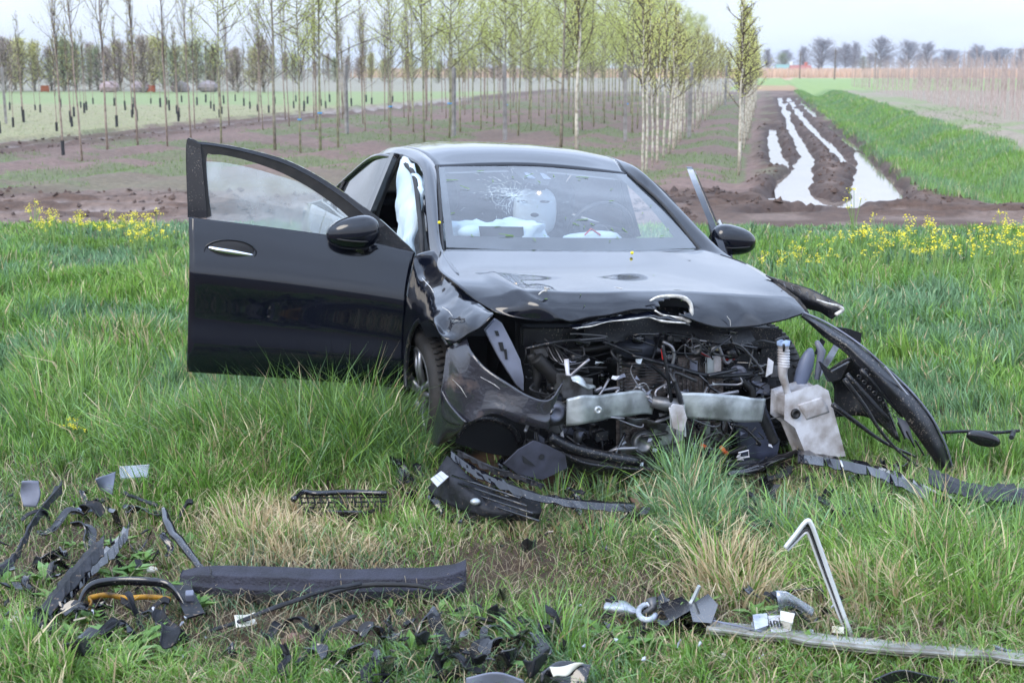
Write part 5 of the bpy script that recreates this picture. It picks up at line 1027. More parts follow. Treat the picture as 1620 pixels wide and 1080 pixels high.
for nm_, p_, x_, r_, mm in HOSE: MB().tube([E(a, c_, x_ + .01 * (i % 2)) for i, (a, c_) in enumerate(p_)], r_, 8, 20, flat=.8).build(nm_, mm, car, True)
re_ = random.Random(21)
m_wire = mat('wire', (.02, .02, .022), .4); m_wsil = mat('silver_wire', lin(150, 150, 156), .35, metal=.6)
for k in range(120):
    x0 = re_.uniform(835, 1235); y0 = re_.uniform(530, 725); P0 = [(x0, y0)]
    for j in range(3): P0.append((P0[-1][0] + re_.gauss(0, 26), P0[-1][1] + re_.gauss(4, 18)))
    P0 = [(min(1240, max(832, a)), min(738, max(528, c_))) for a, c_ in P0]; xx = re_.uniform(.28, .56)
    MB().tube([E(a, c_, xx + re_.uniform(-.03, .03)) for a, c_ in P0], re_.choice((.003, .004, .006, .008)), 5, 14).build('cable', re_.choice((m_wire, m_wire, m_plas, m_gloss, m_wsil)), car, True)
for k in range(130):
    x0 = re_.uniform(838, 1235); y0 = re_.uniform(532, 730); w_ = re_.uniform(5, 22); h_ = re_.uniform(4, 16)
    if re_.random() < .65: ebox('bracket', x0, y0, x0 + w_, y0 + h_, re_.uniform(.15, .42), re_.uniform(.02, .07), re_.choice((m_plas, m_gloss, m_plas, m_dull, m_sil)), .004, re_.uniform(-5, 5))
    else: MB().ball(E(x0, y0, re_.uniform(.2, .40)), (re_.uniform(.01, .04), re_.uniform(.012, .04), re_.uniform(.012, .035)), 12, 8, e=.8).build('connector', re_.choice((m_plas, m_gloss, m_dull, m_sil)), car, True)
for k in range(52):   # torn bright bits, added as glints between the dark parts
    x0, y0 = re_.uniform(880, 1220), re_.uniform(560, 735); MB().loft([[E(x0, y0, .5), E(x0 + re_.uniform(3, 12), y0 + re_.uniform(-4, 4), .5)], [E(x0 + re_.uniform(-2, 2), y0 + re_.uniform(2, 6), .51), E(x0 + re_.uniform(3, 10), y0 + re_.uniform(2, 8), .51)]], 4, 3, fn=lambda p: dent(p, .01, 25)).build('glint_shard', re_.choice((m_alu, m_dull, m_sil, m_wplas)), car, solid=.002)
MB().tube([E(1047, 552, .5), E(1049, 568, .5)], .005, 5).build('red_wire', m_red, car)
for a_, c_ in (((1140, 706), (1150, 718)), ((1108, 702), (1116, 708))): MB().tube([E(*a_, .5), E(*c_, .5)], [.009, .012], 7).build('orange_connector', m_org, car, True)
MB().tube([E(1168, 716, .52), E(1184, 712, .52), E(1185, 722, .52), E(1170, 724, .52)], .004, 5).build('hook', m_wplas, car)
# pulleys, ribbed duct, belt and looms: the parts one can still name
for (x_, y_, r_, nm_, mm) in ((1018, 700, .055, 'belt_pulley', m_dull), (1168, 590, .035, 'belt_pulley', m_sil), (1100, 552, .028, 'belt_pulley', m_dull)):
    MB().lathe(E(x_, y_, .44), (1, -.15, 0), [(-.02, r_), (-.012, r_ * 1.05), (-.006, r_ * .92), (0, r_ * 1.05), (.006, r_ * .92), (.012, r_ * 1.05), (.014, r_ * .5), (.006, r_ * .45), (.01, 0)], 24).build(nm_, mm, car, True)
MB().tube([E(1018 + 60 * math.cos(a) * .33, 700 + 60 * math.sin(a) * .33, .45) for a in np.linspace(0, 6.28, 30)], .005, 4, cap=False).build('drive_belt', m_rub, car, True)
for i_, (p0_, p1_) in enumerate((((848, 566), (880, 600)), ((1195, 640), (1222, 700)))):
    pts_ = [E(p0_[0] + (p1_[0] - p0_[0]) * t_, p0_[1] + (p1_[1] - p0_[1]) * t_, .42) for t_ in np.linspace(0, 1, 25)]; MB().tube(pts_, [.030 + .005 * (k % 2) for k in range(25)], 10).build('ribbed_duct', m_rub, car, True)
for k in range(6): MB().tube([E(1078 + k * 3, 536, .34), E(1086 + k * 5, 552 + k, .40), E(1110 + k * 6, 560 + 2 * k, .38), E(1150 + k * 3, 552 + k * 4, .36)], .0028, 4, 16).build('cable', (m_wire, m_red, m_wsil)[k % 3] if k != 1 else m_wire, car, True)
for k in range(5): MB().tube([E(862 + k * 5, 548, .36), E(872 + k * 6, 566 + k * 2, .42), E(892 + k * 3, 574 + k * 3, .44), E(930, 566 + k * 5, .40)], .003, 4, 16).build('cable', (m_wire, m_wsil)[k % 2], car, True)
MB().loft([[E(985, 660, .47), E(1030, 664, .50), E(1056, 672, .47)], [E(990, 672, .46), E(1030, 676, .48), E(1052, 684, .46)]], 16, 6, fn=lambda p: dent(p, .012, 18)).build('bent_bracket', m_dull, car, True, solid=.004)
MB().prism([E(*q_, .44) for q_ in ((1168, 640), (1204, 634), (1230, 700), (1222, 738), (1180, 742))], V3(-.03, 0, 0)).build('side_duct', mat('grey_duct', lin(58, 62, 80), .45, col2=lin(28, 30, 40), scale=9), car, bevel=.012)
MB().tube([E(838, 700, .4), E(880, 716, .5), E(940, 730, .54), E(1000, 738, .54)], .022, 8, 20).build('anti_roll_bar', m_rub, car, True)
# inside the arch below the bumper corner
MB().tube([C(*q_, 'x', .25) for q_ in ((722, 690), (740, 668), (775, 662), (810, 676), (822, 700))], .016, 8, 24).build('liner_edge', m_plas, car, True)
MB().tube([C(*q_, 'x', .18) for q_ in ((770, 690), (790, 704), (800, 722))], .018, 6, 10).build('suspension_arm', m_dull, car, True)
MB().ball(C(782, 700, 'x', .15), (.04, .045, .03), 12, 8).build('suspension_joint', m_dull, car, True)
# washer bottle, hanging
rv = empty('washer_bottle', E(1290, 660, .42), 0, car); o0 = np.array(rv.location)
q4 = [(1247, 628), (1292, 614), (1306, 622), (1316, 660), (1331, 716), (1282, 721), (1262, 672), (1246, 660)]
b = MB(); b.prism([E(*p_, .50) - o0 for p_ in q4], V3(-.13, 0, 0)); b.build('bottle_body', m_wplas, rv, bevel=.018)
b = MB(); b.loft([[E(1262, 640, .502) - o0, E(1300, 628, .502) - o0], [E(1270, 652, .506) - o0, E(1308, 640, .506) - o0], [E(1276, 664, .502) - o0, E(1312, 652, .502) - o0]], 8, 10); b.build('bottle_rib', m_wplas, rv, True, solid=.006)
MB().tube([E(x, y, .48) - o0 for x, y in ((1250, 634), (1243, 610), (1238, 590), (1240, 565), (1239, 543))], [.014, .016, .020, .024, .022, .027], 12, 26).build('filler_neck', m_wplas, rv, True)
for k in range(7): MB().lathe(E(1239.5, 556 + k * 4.2, .48) - o0, (0, .05, 1), [(0, .025), (.006, .030), (.012, .025)], 14).build('neck_ring', m_wplas, rv, True)
MB().lathe(E(1239, 546, .48) - o0, (0, 0, 1), [(0, .030), (.022, .031), (.024, .0)], 16).build('cap', m_bcap, rv, True)
MB().lathe(E(1258, 654, .505) - o0, (1, 0, 0), [(0, .024), (.012, .022), (.013, .013), (.008, .012), (.008, 0)], 18).build('grommet', m_rub, rv, True)
MB().ball(E(1272, 585, .36), (.03, .04, .11), 16, 12, e=1.0, axes=np.array([[1, 0, 0], [0, .96, -.28], [0, .28, .96]])).build('expansion_tank', m_bplas, car, True)
MB().tube([E(1292, 540, .42), E(1300, 555, .42), E(1292, 600, .42)], [.012, .02, .012], 6).build('headlamp_stub', m_sil, car, True)
# left wing remains and long strut (image right)
lw = MB().loft([[C(1212, 437, 'x', .06), C(1262, 450, 'x', .16), C(1305, 468, 'x', .26), C(1334, 483, 'x', .33)], [C(1226, 446, 'x', .08), C(1262, 470, 'x', .17), C(1300, 484, 'x', .27), C(1331, 492, 'x', .33)], [C(1236, 456, 'x', .05), C(1264, 482, 'x', .14), C(1296, 494, 'x', .24), C(1316, 505, 'x', .30)]], 30, 14, fn=lambda p: dent(p, .008, 12)); lwo = lw.build('left_wing_remnant', m_plas, car, True, solid=.012)
MB().tube([C(x, y, 'x', .34) for x, y in ((1292, 474), (1310, 480), (1326, 484), (1333, 490), (1322, 498))], [.004, .006, .009, .010], 6, 20).build('torn_edge', m_torn, lwo, True)
for k in range(7): MB().tube([C(1240 + k * 12, 448 + k * 4.6, 'x', .165 + .02 * k), C(1243 + k * 12, 455 + k * 4.6, 'x', .165 + .02 * k)], .0025, 4).build('rib', m_wsil, lwo)
MB().prism([C(*q_, 'x', .20) for q_ in ((1345, 522), (1362, 528), (1360, 546), (1322, 528), (1326, 520))], V3(-.04, 0, 0)).build('bracket', m_plas, car, bevel=.005)
MB().tube([C(1330, 535, 'x', .25), C(1310, 570, 'x', .28), C(1292, 596, 'x', .32)], [.02, .022, .018], 4).build('strut', m_dull, car)
b = MB(); b.prism([C(*q_, 'x', .24) for q_ in ((1300, 535), (1306, 540), (1296, 562), (1290, 560))], V3(-.01, 0, 0)); b.build('perforated_bracket', m_plas, car)
# detached front bumper cover curving to the ground
ZB = 6.36
def Bp(px, py, Y=ZB): return tocar(W(px, py, Y))
bc = empty('bumper_cover', (0, 0, 0), 0, car)
outer = [(1270, 496), (1310, 514), (1360, 547), (1400, 582), (1440, 620), (1472, 660), (1495, 705), (1506, 742)]
inner = [(1268, 502), (1296, 526), (1338, 560), (1376, 598), (1408, 632), (1440, 675), (1466, 712), (1490, 748)]
YO = [6.55, 6.5, 6.42, 6.36, 6.32, 6.30, 6.32, 6.36]
MB().loft([[Bp(x, y, Y_) for (x, y), Y_ in zip(outer, YO)], [Bp((a[0] + b_[0]) / 2, (a[1] + b_[1]) / 2, Y_ - .05) for a, b_, Y_ in zip(outer, inner, YO)], [Bp(x, y, Y_ - .02) for (x, y), Y_ in zip(inner, YO)]], 60, 12, fn=lambda p: dent(p, .004, 10)).build('cover_edge', m_plas, bc, True, solid=.012)
MB().tube([Bp(x + 1, y - 2, Y_) for (x, y), Y_ in zip(outer, YO)], .005, 5, 50).build('edge_lip', m_sil, bc, True)
MB().tube([Bp(x, y, 6.3) for x, y in ((1400, 580), (1425, 612), (1448, 640), (1456, 655))], .006, 5, 20).build('torn_trim', m_wsil, bc)
# duct / inner cavity parts
MB().loft([[Bp(1305, 590, 6.55), Bp(1350, 565, 6.5), Bp(1385, 592, 6.42)], [Bp(1318, 612, 6.6), Bp(1350, 605, 6.62), Bp(1400, 640, 6.5)], [Bp(1320, 660, 6.6), Bp(1370, 660, 6.6), Bp(1425, 700, 6.45)]], 16, 12, fn=lambda p: dent(p, .012, 8)).build('air_duct', m_plas, bc, True, solid=.01)
MB().prism([Bp(*q_, 6.48) for q_ in ((1298, 572), (1316, 588), (1345, 572), (1330, 600), (1312, 604))], V3(-.02, 0, 0)).build('duct_flange', m_plas, bc)
gp = MB()
for i in range(8):
    for j in range(4):
        cx_, cy_ = 1362 + i * 8.2 + j * 5.5 - 3, 588 + i * 8.6 - j * 5.0 + 8; gp.tube([Bp(cx_ + 3.2 * math.cos(a) - 1.2 * math.sin(a), cy_ + 2.6 * math.sin(a) + 1.5 * math.cos(a), 6.33) for a in np.linspace(0, 6.28, 9)], .0022, 4, cap=False)
gp.build('grille_mesh', m_plas, bc)
for a_ in ((1340, 592), (1362, 584)): MB().tube([Bp(a_[0] + k * 9.5, a_[1] + k * 10.5, 6.33) for k in range(8)], .012, 6).build('grille_bar', m_plas, bc, True)
MB().tube([Bp(x, y, 6.35) for x, y in ((1336, 600), (1366, 640), (1392, 680), (1420, 712), (1452, 738))], [.02, .016, .012, .012], 6, 24, flat=.6).build('grille_bar', m_plas, bc, True)
MB().tube([Bp(x, y, 6.42) for x, y in ((1318, 640), (1360, 672), (1400, 700), (1448, 722))], [.03, .02, .012], 6, 20, flat=.5).build('lower_spar', m_plas, bc, True)
MB().prism([Bp(*q_, 6.36) for q_ in ((1420, 660), (1436, 666), (1446, 700), (1432, 690))], V3(-.01, 0, 0)).build('clip', m_sil, bc)
for k in range(5): MB().tube([Bp(1392 + k * 14, 640 + k * 14, 6.34), Bp(1402 + k * 15, 668 + k * 13, 6.36)], .005, 4).build('grille_bar', m_plas, bc)
MB().tube([Bp(x, y, 6.4) for x, y in ((1506, 740), (1500, 752), (1502, 764))], [.03, .025, .02], 6).build('bumper_foot', m_plas, bc, True)
# low apron below the engine touching the grass
MB().loft([[E(870, 712, .55), E(950, 734, .6), E(1050, 742, .62), E(1150, 738, .6), E(1230, 724, .5)], [E(880, 735, .5), E(950, 752, .55), E(1050, 757, .56), E(1150, 752, .55), E(1225, 740, .45)]], 30, 6, fn=lambda p: dent(p, .02, 6)).build('lower_apron', m_plas, car, True, solid=.01)
# scratches and chipped paint
for q0_, q1_, ax_, v_ in (((668, 440), (690, 470), 'y', -.885), ((700, 486), (716, 500), 'y', -.93), ((716, 600), (738, 628), 'x', .475), ((760, 596), (800, 622), 'x', .585), ((1150, 500), (1156, 516), 'x', .52), ((940, 452), (985, 456), 'z', .885)):
    MB().tube([C(*q0_, ax_, v_), C((q0_[0] + q1_[0]) / 2 + 2, (q0_[1] + q1_[1]) / 2 - 1, ax_, v_), C(*q1_, ax_, v_)], [.001, .002, .0008], 4).build('scratch', m_torn, car)
# bits of grass and petals caught on the car
m_bit = mat('grass_bit', lin(110, 150, 50), .6); rb_ = random.Random(5); bits = MB(); nb_ = 0
for k in range(34):
    p = wsp(rb_.uniform(.03, .97), rb_.uniform(.05, .95), .005); d = V3(rb_.gauss(0, .6), rb_.gauss(0, 1), 0) * .03; MB().tube([p, p + d * V3(.7, 1, 0) - V3(0, 0, .5) * d[0]], [.0018, .0008], 4).build('grass_clipping', m_bit, windshield)
for k in range(26):
    j_, i_ = rb_.randrange(2, 40), rb_.randrange(2, 62); p = gh[min(j_, nrw - 1), i_] + V3(0, 0, .004); MB().tube([p, p + V3(rb_.gauss(0, .02), rb_.gauss(0, .03), .002)], [.0018, .001], 4).build('grass_clipping', m_bit, hood)
for q_ in ((695, 352), (1000, 400)): MB().ball(C(*q_, 'x', -.6) if q_[0] < 800 else C(*q_, 'z', .985), (.008, .009, .008), 8, 5).build('petal', m_yel, car)
# ------------------------------------------------------------------ debris on the grass
m_pdark = mat('scuffed_plastic', (.006, .007, .009), .58, col2=(.022, .023, .030), scale=16, bump=.35, bscale=40, spec=.3)
specks(m_pdark, 60, .80, .90, lin(112, 96, 80))
m_foam = mat('foam_block', lin(48, 48, 60), .75, col2=lin(34, 34, 42), scale=12, bump=.9, bscale=110)
m_yelp = mat('yellow_plastic', lin(206, 150, 40), .5, col2=lin(60, 44, 16), scale=18)
m_clear = glass_mat('clear_plastic', (.82, .86, .9), film=(.6, .65, .75), filmw=.35, boost=.05)
m_lens = mat('lens_white', lin(198, 202, 212), .25, col2=lin(140, 146, 160), scale=14, bump=.3)
m_board = mat('weathered_board', lin(168, 168, 162), .85, col2=lin(112, 108, 100), scale=9, bump=.5, bscale=30)
m_paper = mat('paper', lin(214, 210, 196), .8, var=.15, scale=20)
m_label = mat('label_white', lin(200, 202, 204), .5)
m_clodr = mat('reddish_clod', lin(124, 96, 84), .9, col2=lin(84, 62, 54), scale=25, bump=.8)
def g_(px, py, h=.04):
    return G(px, py, h + .018)
def top(o, label, cat, group=None): return tag(o, label, cat, group)
def bar(pts, r, name, m, label, cat='debris', h=.05, flat=.5, seg=8, n=24, rough=.006, group=None, parent=None):
    hs = h if hasattr(h, '__len__') else [h] * len(pts)
    b = MB(); b.tube([g_(x, y, hh) for (x, y), hh in zip(pts, hs)], r, seg, n, flat=flat)
    if rough: b.v = [tuple(dent(V3(*v), rough, 14)) for v in b.v]
    return top(b.build(name, m, parent, True), label, cat, group)
def sheet(rows, name, m, label, cat='debris', hs=None, th=.006, amp=.012, group=None, n1=18, n2=12, sm=True):
    hs = hs or [[.04] * len(r) for r in rows]
    return top(MB().loft([[g_(x, y, h) for (x, y), h in zip(r, hr2)] for r, hr2 in zip(rows, hs)], n1, n2, fn=lambda p: dent(p, amp, 9)).build(name, m, None, sm, solid=th), label, cat, group)
def ribbon(pts, wpx, name, m, label, h, cat='debris', th=.005, amp=.006, n=30, dirv=(0, 1)):
    """flat torn strip: width wpx in pixels across"""
    a = [(x - dirv[0] * wpx / 2, y - dirv[1] * wpx / 2) for x, y in pts]; b_ = [(x + dirv[0] * wpx / 2, y + dirv[1] * wpx / 2) for x, y in pts]
    hs = h if hasattr(h, '__len__') else [h] * len(pts)
    A = crom([g_(x, y, hh + .02) for (x, y), hh in zip(a, hs)], n); B = crom([g_(x, y, hh) for (x, y), hh in zip(b_, hs)], n); Md = (A + B) / 2 + V3(0, 0, .012)
    rj = random.Random(int(pts[0][0] * 7 + pts[0][1])); A = np.array([p + V3(rj.gauss(0, .003), rj.gauss(0, .004), rj.gauss(0, .004)) for p in A]); B = np.array([p + V3(rj.gauss(0, .003), rj.gauss(0, .004), rj.gauss(0, .004)) for p in B])
    mb_ = MB(); mb_.v = []; mb_.strip(A, Md); mb_.strip(Md, B)
    return top(mb_.build(name, m, None, False, solid=th), label, cat)
# foam absorber bar
fa = empty('foam_absorber', tuple(g_(520, 948, 0))); tag(fa, 'long cracked grey foam absorber bar lying in the near grass at the left', 'bumper bar'); fo_ = V3(*fa.location)
secs = []
for px, yb, hh, dp in ((284, 930, .045, .06), (320, 944, .085, .10), (430, 950, .092, .11), (540, 952, .088, .11), (650, 950, .088, .11), (706, 948, .094, .11), (737, 941, .105, .10)):
    f = g_(px, yb, .02) - fo_; hh *= .86; secs.append([f + V3(0, 0, .01), f + V3(0, -.004, hh * .55), f + V3(0, .012, hh * .62), f + V3(0, .02, hh), f + V3(0, dp, hh + .008), f + V3(0, dp + .012, .01)])
S_ = np.array(secs); S2 = np.array([crom(S_[:, i], 60) for i in range(6)]).transpose(1, 0, 2); b = MB(); v = [dent(p, .0035, 18) for r in S2 for p in r]
b.add(v, [(i * 6 + j, i * 6 + (j + 1) % 6, (i + 1) * 6 + (j + 1) % 6, (i + 1) * 6 + j) for i in range(59) for j in range(6)] + [tuple(range(6)), tuple(59 * 6 + j for j in range(6))[::-1]]); b.build('foam_bar', m_foam, fa, bevel=.004)
for (px, w_) in ((395, 8), (412, 7), (424, 7), (517, 5), (560, 4), (572, 4), (606, 7), (627, 5), (690, 6)): MB().box(g_(px, 946, .028) - fo_ + V3(0, .004, 0), (w_ / 450 * 1.6, .022, .035)).build('notch', m_rub, fa)
MB().tube([g_(x, y, .095) - fo_ + V3(0, .05, .004) for x, y in ((325, 905), (330, 912), (328, 918), (334, 924))], .003, 4).build('crack', m_rub, fa)
MB().tube([g_(x, y, h) - fo_ for x, y, h in ((690, 934, .07), (660, 926, .092), (600, 924, .10), (560, 928, .10), (520, 940, .09))], [.004, .008, .009, .008, .006], 6, 20).build('rubber_seal', m_rub, fa, True)
bar([(330, 998), (380, 982), (430, 962), (480, 946), (520, 932), (570, 922)], .012, 'rubber_strip', m_pdark, 'long thin black rubber strip leaning across the foam bar', h=[.01, .03, .07, .10, .12, .13])
# strap and yellow clip left of the foam bar
sb_ = empty('bent_bracket', tuple(g_(220, 975, 0))); tag(sb_, 'bent black strap bracket with a yellow inner strip left of the foam bar', 'bracket'); so_ = V3(*sb_.location)
def rib(pts, wz, nm, m, th=.004, wy=0.0):
    A = crom([g_(x, y, h) - so_ for x, y, h in pts], 40); b = MB(); b.strip(A, A + V3(0, wy, -wz)); return b.build(nm, m, sb_, True, solid=th)
rib([(120, 985, .03), (126, 950, .09), (142, 922, .13), (175, 913, .14), (230, 913, .14), (262, 918, .13), (282, 938, .10), (296, 965, .05)], .03, 'strap', m_gloss, .006)
MB().prism([g_(*q_, .07) - so_ for q_ in ((272, 925), (300, 925), (322, 968), (296, 976))], V3(0, .012, -.01)).build('bracket_plate', m_pdark, sb_, bevel=.003)
MB().box(g_(300, 942, .085) - so_, (.028, .03, .03), rot=(.3, 0, .2)).build('bolt_block', m_sil, sb_, bevel=.004)
rib([(140, 984, .01), (136, 968, .03), (146, 950, .055), (142, 942, .065), (170, 937, .07), (200, 942, .06), (235, 940, .06), (270, 944, .05)], .018, 'yellow_strip', m_yelp, .005)
rib([(122, 948, .06), (116, 962, .04), (124, 978, .02)], .05, 'side_tab', m_pdark, .006)
# long jagged strips left
ribbon([(36, 1008), (70, 968), (105, 925), (135, 890), (164, 862)], 34, 'jagged_strip', m_pdark, 'long jagged black strip rising from the lower left corner', [.01, .05, .09, .12, .14], amp=.02)
ribbon([(60, 1000), (100, 950), (140, 905), (178, 868), (204, 838)], 24, 'jagged_strip', m_gloss, 'second jagged black strip lying parallel inside the longer one', [.01, .03, .06, .08, .10], amp=.02)
ribbon([(-6, 905), (20, 886), (40, 850), (62, 812), (98, 770)], 20, 'torn_strip', m_pdark, 'wavy black strip at the left edge climbing through the grass', [.04, .05, .06, .06, .05])
bar([(258, 804), (268, 832), (290, 862), (320, 900)], [.012, .02, .018, .014], 'broken_arm', m_gloss, 'short thick black arm leaning onto the left end of the foam bar', h=[.16, .13, .10, .06], flat=.8)
bar([(196, 778), (222, 790), (250, 800)], .012, 'trim_strip', m_pdark, 'short black strip above the broken arm near a yellow flower', h=[.06, .06, .05])
bar([(205, 800), (232, 806), (258, 812)], .010, 'trim_strip', m_pdark, 'second short black strip just below the one by the yellow flower', h=[.05, .05, .04])
sheet([[(36, 762), (62, 760)], [(34, 782), (62, 784)], [(38, 802), (56, 803)]], 'plastic_plate', m_sil, 'scuffed grey plastic plate standing in the grass at the left', hs=[[.16, .16], [.10, .10], [.05, .05]])
sheet([[(152, 758), (182, 746)], [(160, 776), (178, 782)]], 'plastic_fragment', m_sil, 'folded grey fragment right of the plate in the left grass', hs=[[.12, .12], [.05, .05]])
sheet([[(110, 802), (160, 796)], [(112, 812), (158, 806)]], 'plastic_fragment', m_bplas, 'flat bluish sliver in the grass below the grey plate', hs=[[.06, .06], [.04, .04]])
sheet([[(190, 736), (236, 734)], [(194, 758), (234, 756)]], 'clear_fragment', m_clear, 'crumpled clear plastic piece in the grass at the left', hs=[[.12, .12], [.06, .06]], amp=.02)
bar([(498, 1022), (520, 998), (540, 984), (560, 974)], .014, 'trim_strip', m_pdark, 'ridged black strip below the middle of the foam bar', h=[.02, .04, .06, .06])
bar([(470, 1050), (488, 1030), (510, 1020)], .012, 'trim_strip', m_pdark, 'small black stub below the ridged strip', h=.03)
sheet([[(372, 970), (402, 963)], [(370, 988), (406, 985)]], 'paper_scrap', m_paper, 'crumpled cream paper scrap below the foam bar', 'paper', hs=[[.05, .04], [.03, .02]], th=.003, amp=.02)
# grille piece left of centre
gf = empty('grille_fragment', tuple(g_(540, 805, 0))); tag(gf, 'crushed black grille fragment lying left of the undertray panel', 'grille'); go_ = V3(*gf.location)
MB().tube([g_(x, y, .12) - go_ for x, y in ((464, 790), (480, 778), (500, 780), (550, 778), (612, 780))], .012, 6, 24).build('frame_bar', m_gloss, gf, True)
MB().tube([g_(x, y, .05) - go_ for x, y in ((468, 800), (500, 812), (560, 816), (612, 800))], .010, 6, 24).build('frame_bar', m_pdark, gf, True)
for k in range(13): MB().tube([g_(474 + k * 10.5, 782, .11) - go_, g_(478 + k * 10.5, 797, .09) - go_, g_(470 + k * 11, 812, .05) - go_], .0035, 4).build('slat', m_pdark, gf)
for k in range(3): MB().tube([g_(470, 787 + k * 8, .10 - .02 * k) - go_, g_(612, 786 + k * 7, .10 - .02 * k) - go_], .004, 4).build('slat', m_pdark, gf)
MB().loft([[g_(515, 808, .08) - go_, g_(575, 808, .08) - go_], [g_(518, 824, .03) - go_, g_(570, 826, .03) - go_]], 10, 6).build('backing', m_gloss, gf, True, solid=.006)
# undertray panel with label
up = empty('undertray_panel', tuple(g_(765, 790, 0))); tag(up, 'large bent black undertray panel with a white label in front of the wheel', 'panel'); uo = V3(*up.location)
MB().loft([[g_(*q_, h_) - uo for q_, h_ in (((706, 716), .26), ((742, 748), .20), ((800, 778), .15), ((858, 792), .12))], [g_(*q_, h_) - uo for q_, h_ in (((692, 745), .18), ((730, 775), .16), ((790, 800), .12), ((858, 810), .09))], [g_(*q_, h_) - uo for q_, h_ in (((678, 772), .10), ((716, 800), .09), ((780, 820), .07), ((852, 826), .04))]], 30, 14, fn=lambda p: dent(p, .022, 7)).build('panel_skin', m_pdark, up, True, solid=.008)
for k in range(4): MB().tube([g_(715 + k * 10 + j * 36, 752 + k * 12 + j * 12, .205 - .03 * k) - uo for j in range(4)], .005, 4).build('rib', m_gloss, up, True)
lbq = [g_(*q_, .19) - uo for q_ in ((681, 757), (700, 743), (711, 752), (692, 769))]; MB().prism(lbq, V3(0, .002, -.004)).build('label', m_label, up)
for k in range(2): MB().tube([lbq[0] * (.7 - .25 * k) + lbq[1] * (.3 + .25 * k) + V3(0, -.004, .003), (lbq[3] * (.7 - .25 * k) + lbq[2] * (.3 + .25 * k)) + V3(0, -.004, .003)], .0007, 4).build('print_line', m_sil, up)
MB().ball(g_(752, 793, .14) - uo, (.022, .018, .014), 10, 6).build('metal_clip', m_alu, up, True)
ribbon([(714, 718), (750, 744), (800, 768), (860, 788), (930, 798), (1004, 802)], 14, 'bumper_strip', m_gloss, 'long black strip running right from the undertray panel below the engine', [.24, .20, .17, .14, .10, .05])
ribbon([(724, 716), (780, 742), (830, 758), (860, 770)], 8, 'bumper_strip', m_pdark, 'narrow ridged strip tucked above the long one under the bumper corner', [.27, .23, .20, .16])
bar([(1005, 788), (1012, 800), (1008, 812)], .022, 'clay_lump', m_clodr, 'small brown lump at the right end of the long strip', h=[.05, .04, .02], flat=1)
# right side strips
bar([(1150, 752), (1190, 742), (1225, 728), (1262, 716)], [.028, .034, .03, .02], 'rubber_hose', m_gloss, 'thick black hose on the trodden grass under the right of the engine', h=.06, flat=.8)
bar([(1205, 760), (1236, 752), (1250, 738)], [.02, .03, .02], 'torn_liner', m_pdark, 'crumpled black liner scrap beside the thick hose', h=.04)
ribbon([(1262, 722), (1320, 730), (1376, 742), (1430, 762), (1480, 784), (1535, 804)], 20, 'bumper_strip', m_gloss, 'long curved black strip from the washer bottle towards the right edge', [.16, .16, .15, .14, .12, .08])
bar([(1330, 728), (1333, 738)], .004, 'strip_mark', m_label, 'white paint mark across the long curved strip', 'mark', h=.185, n=None, rough=0)
ribbon([(1470, 752), (1510, 768), (1555, 782), (1592, 778), (1630, 790)], 26, 'bumper_strip', m_pdark, 'broad scuffed strip below the foot of the hanging bumper cover', [.18, .16, .14, .13, .13])
ribbon([(1500, 790), (1550, 800), (1600, 796)], 10, 'bumper_strip', m_gloss, 'thin strip under the broad scuffed one at the right edge', .03)
tl = empty('thin_trim', tuple(g_(1550, 700, 0))); tag(tl, 'thin black trim with a drooping oval flap hovering over the grass at the right', 'trim'); to_ = V3(*tl.location)
MB().tube([g_(x, y, .16) - to_ for x, y in ((1490, 684), (1530, 682), (1575, 684), (1612, 681))], .008, 6, 16).build('rod', m_pdark, tl, True); MB().ball(g_(1556, 694, .15) - to_, (.085, .012, .035), 16, 8, axes=np.array([[.96, 0, -.26], [0, 1, 0], [.26, 0, .96]])).build('flap', m_gloss, tl, True); MB().tube([g_(1604, 682, .16) - to_, g_(1600, 692, .15) - to_], .012, 6).build('end_cap', m_pdark, tl)
MB().tube([g_(1494, 684, .16) - to_, g_(1498, 700, .0) - to_], .004, 4).build('support', m_pdark, tl)
sheet([[(1290, 784), (1320, 798), (1352, 800)], [(1300, 800), (1330, 812), (1340, 820)], [(1310, 815), (1325, 826), (1330, 830)]], 'plastic_fragment', m_pdark, 'dark folded fragment in the grass below the washer bottle', hs=[[.08] * 3, [.10] * 3, [.03] * 3], amp=.03)
sheet([[(1338, 786), (1370, 790)], [(1342, 804), (1372, 800)]], 'plastic_fragment', m_gloss, 'small curled black piece right of the dark folded fragment', hs=[[.10, .08], [.04, .04]], amp=.02)
# chrome trim
ct = empty('chrome_trim', tuple(g_(1345, 1010, 0))); tag(ct, 'bent silver window trim standing upright in the grass at the lower right', 'trim'); c_o = V3(*ct.location); Yc = ct.location[1]
path = [(1242, 866), (1258, 846), (1276, 824), (1284, 830), (1296, 862), (1318, 925), (1336, 975), (1350, 1012)]
m_trim = mat('bright_trim', lin(226, 228, 230), .25, metal=.4)
P3 = [W(x, y, Yc - .02) - c_o for x, y in path]; A = crom(P3, 50); b = MB(); b.tube(A, .008, 6); b.build('outer_edge', m_trim, ct, True)
path2 = [(1246, 870), (1260, 856), (1275, 842), (1281, 850), (1290, 875), (1311, 930), (1328, 975), (1343, 1010)]; B = crom([W(x, y, Yc + .0) - c_o for x, y in path2], 50); MB().tube(B, .005, 6).build('inner_edge', m_trim, ct, True); b = MB(); b.strip(A, B); b.build('web', m_gloss, ct, True, solid=.002)
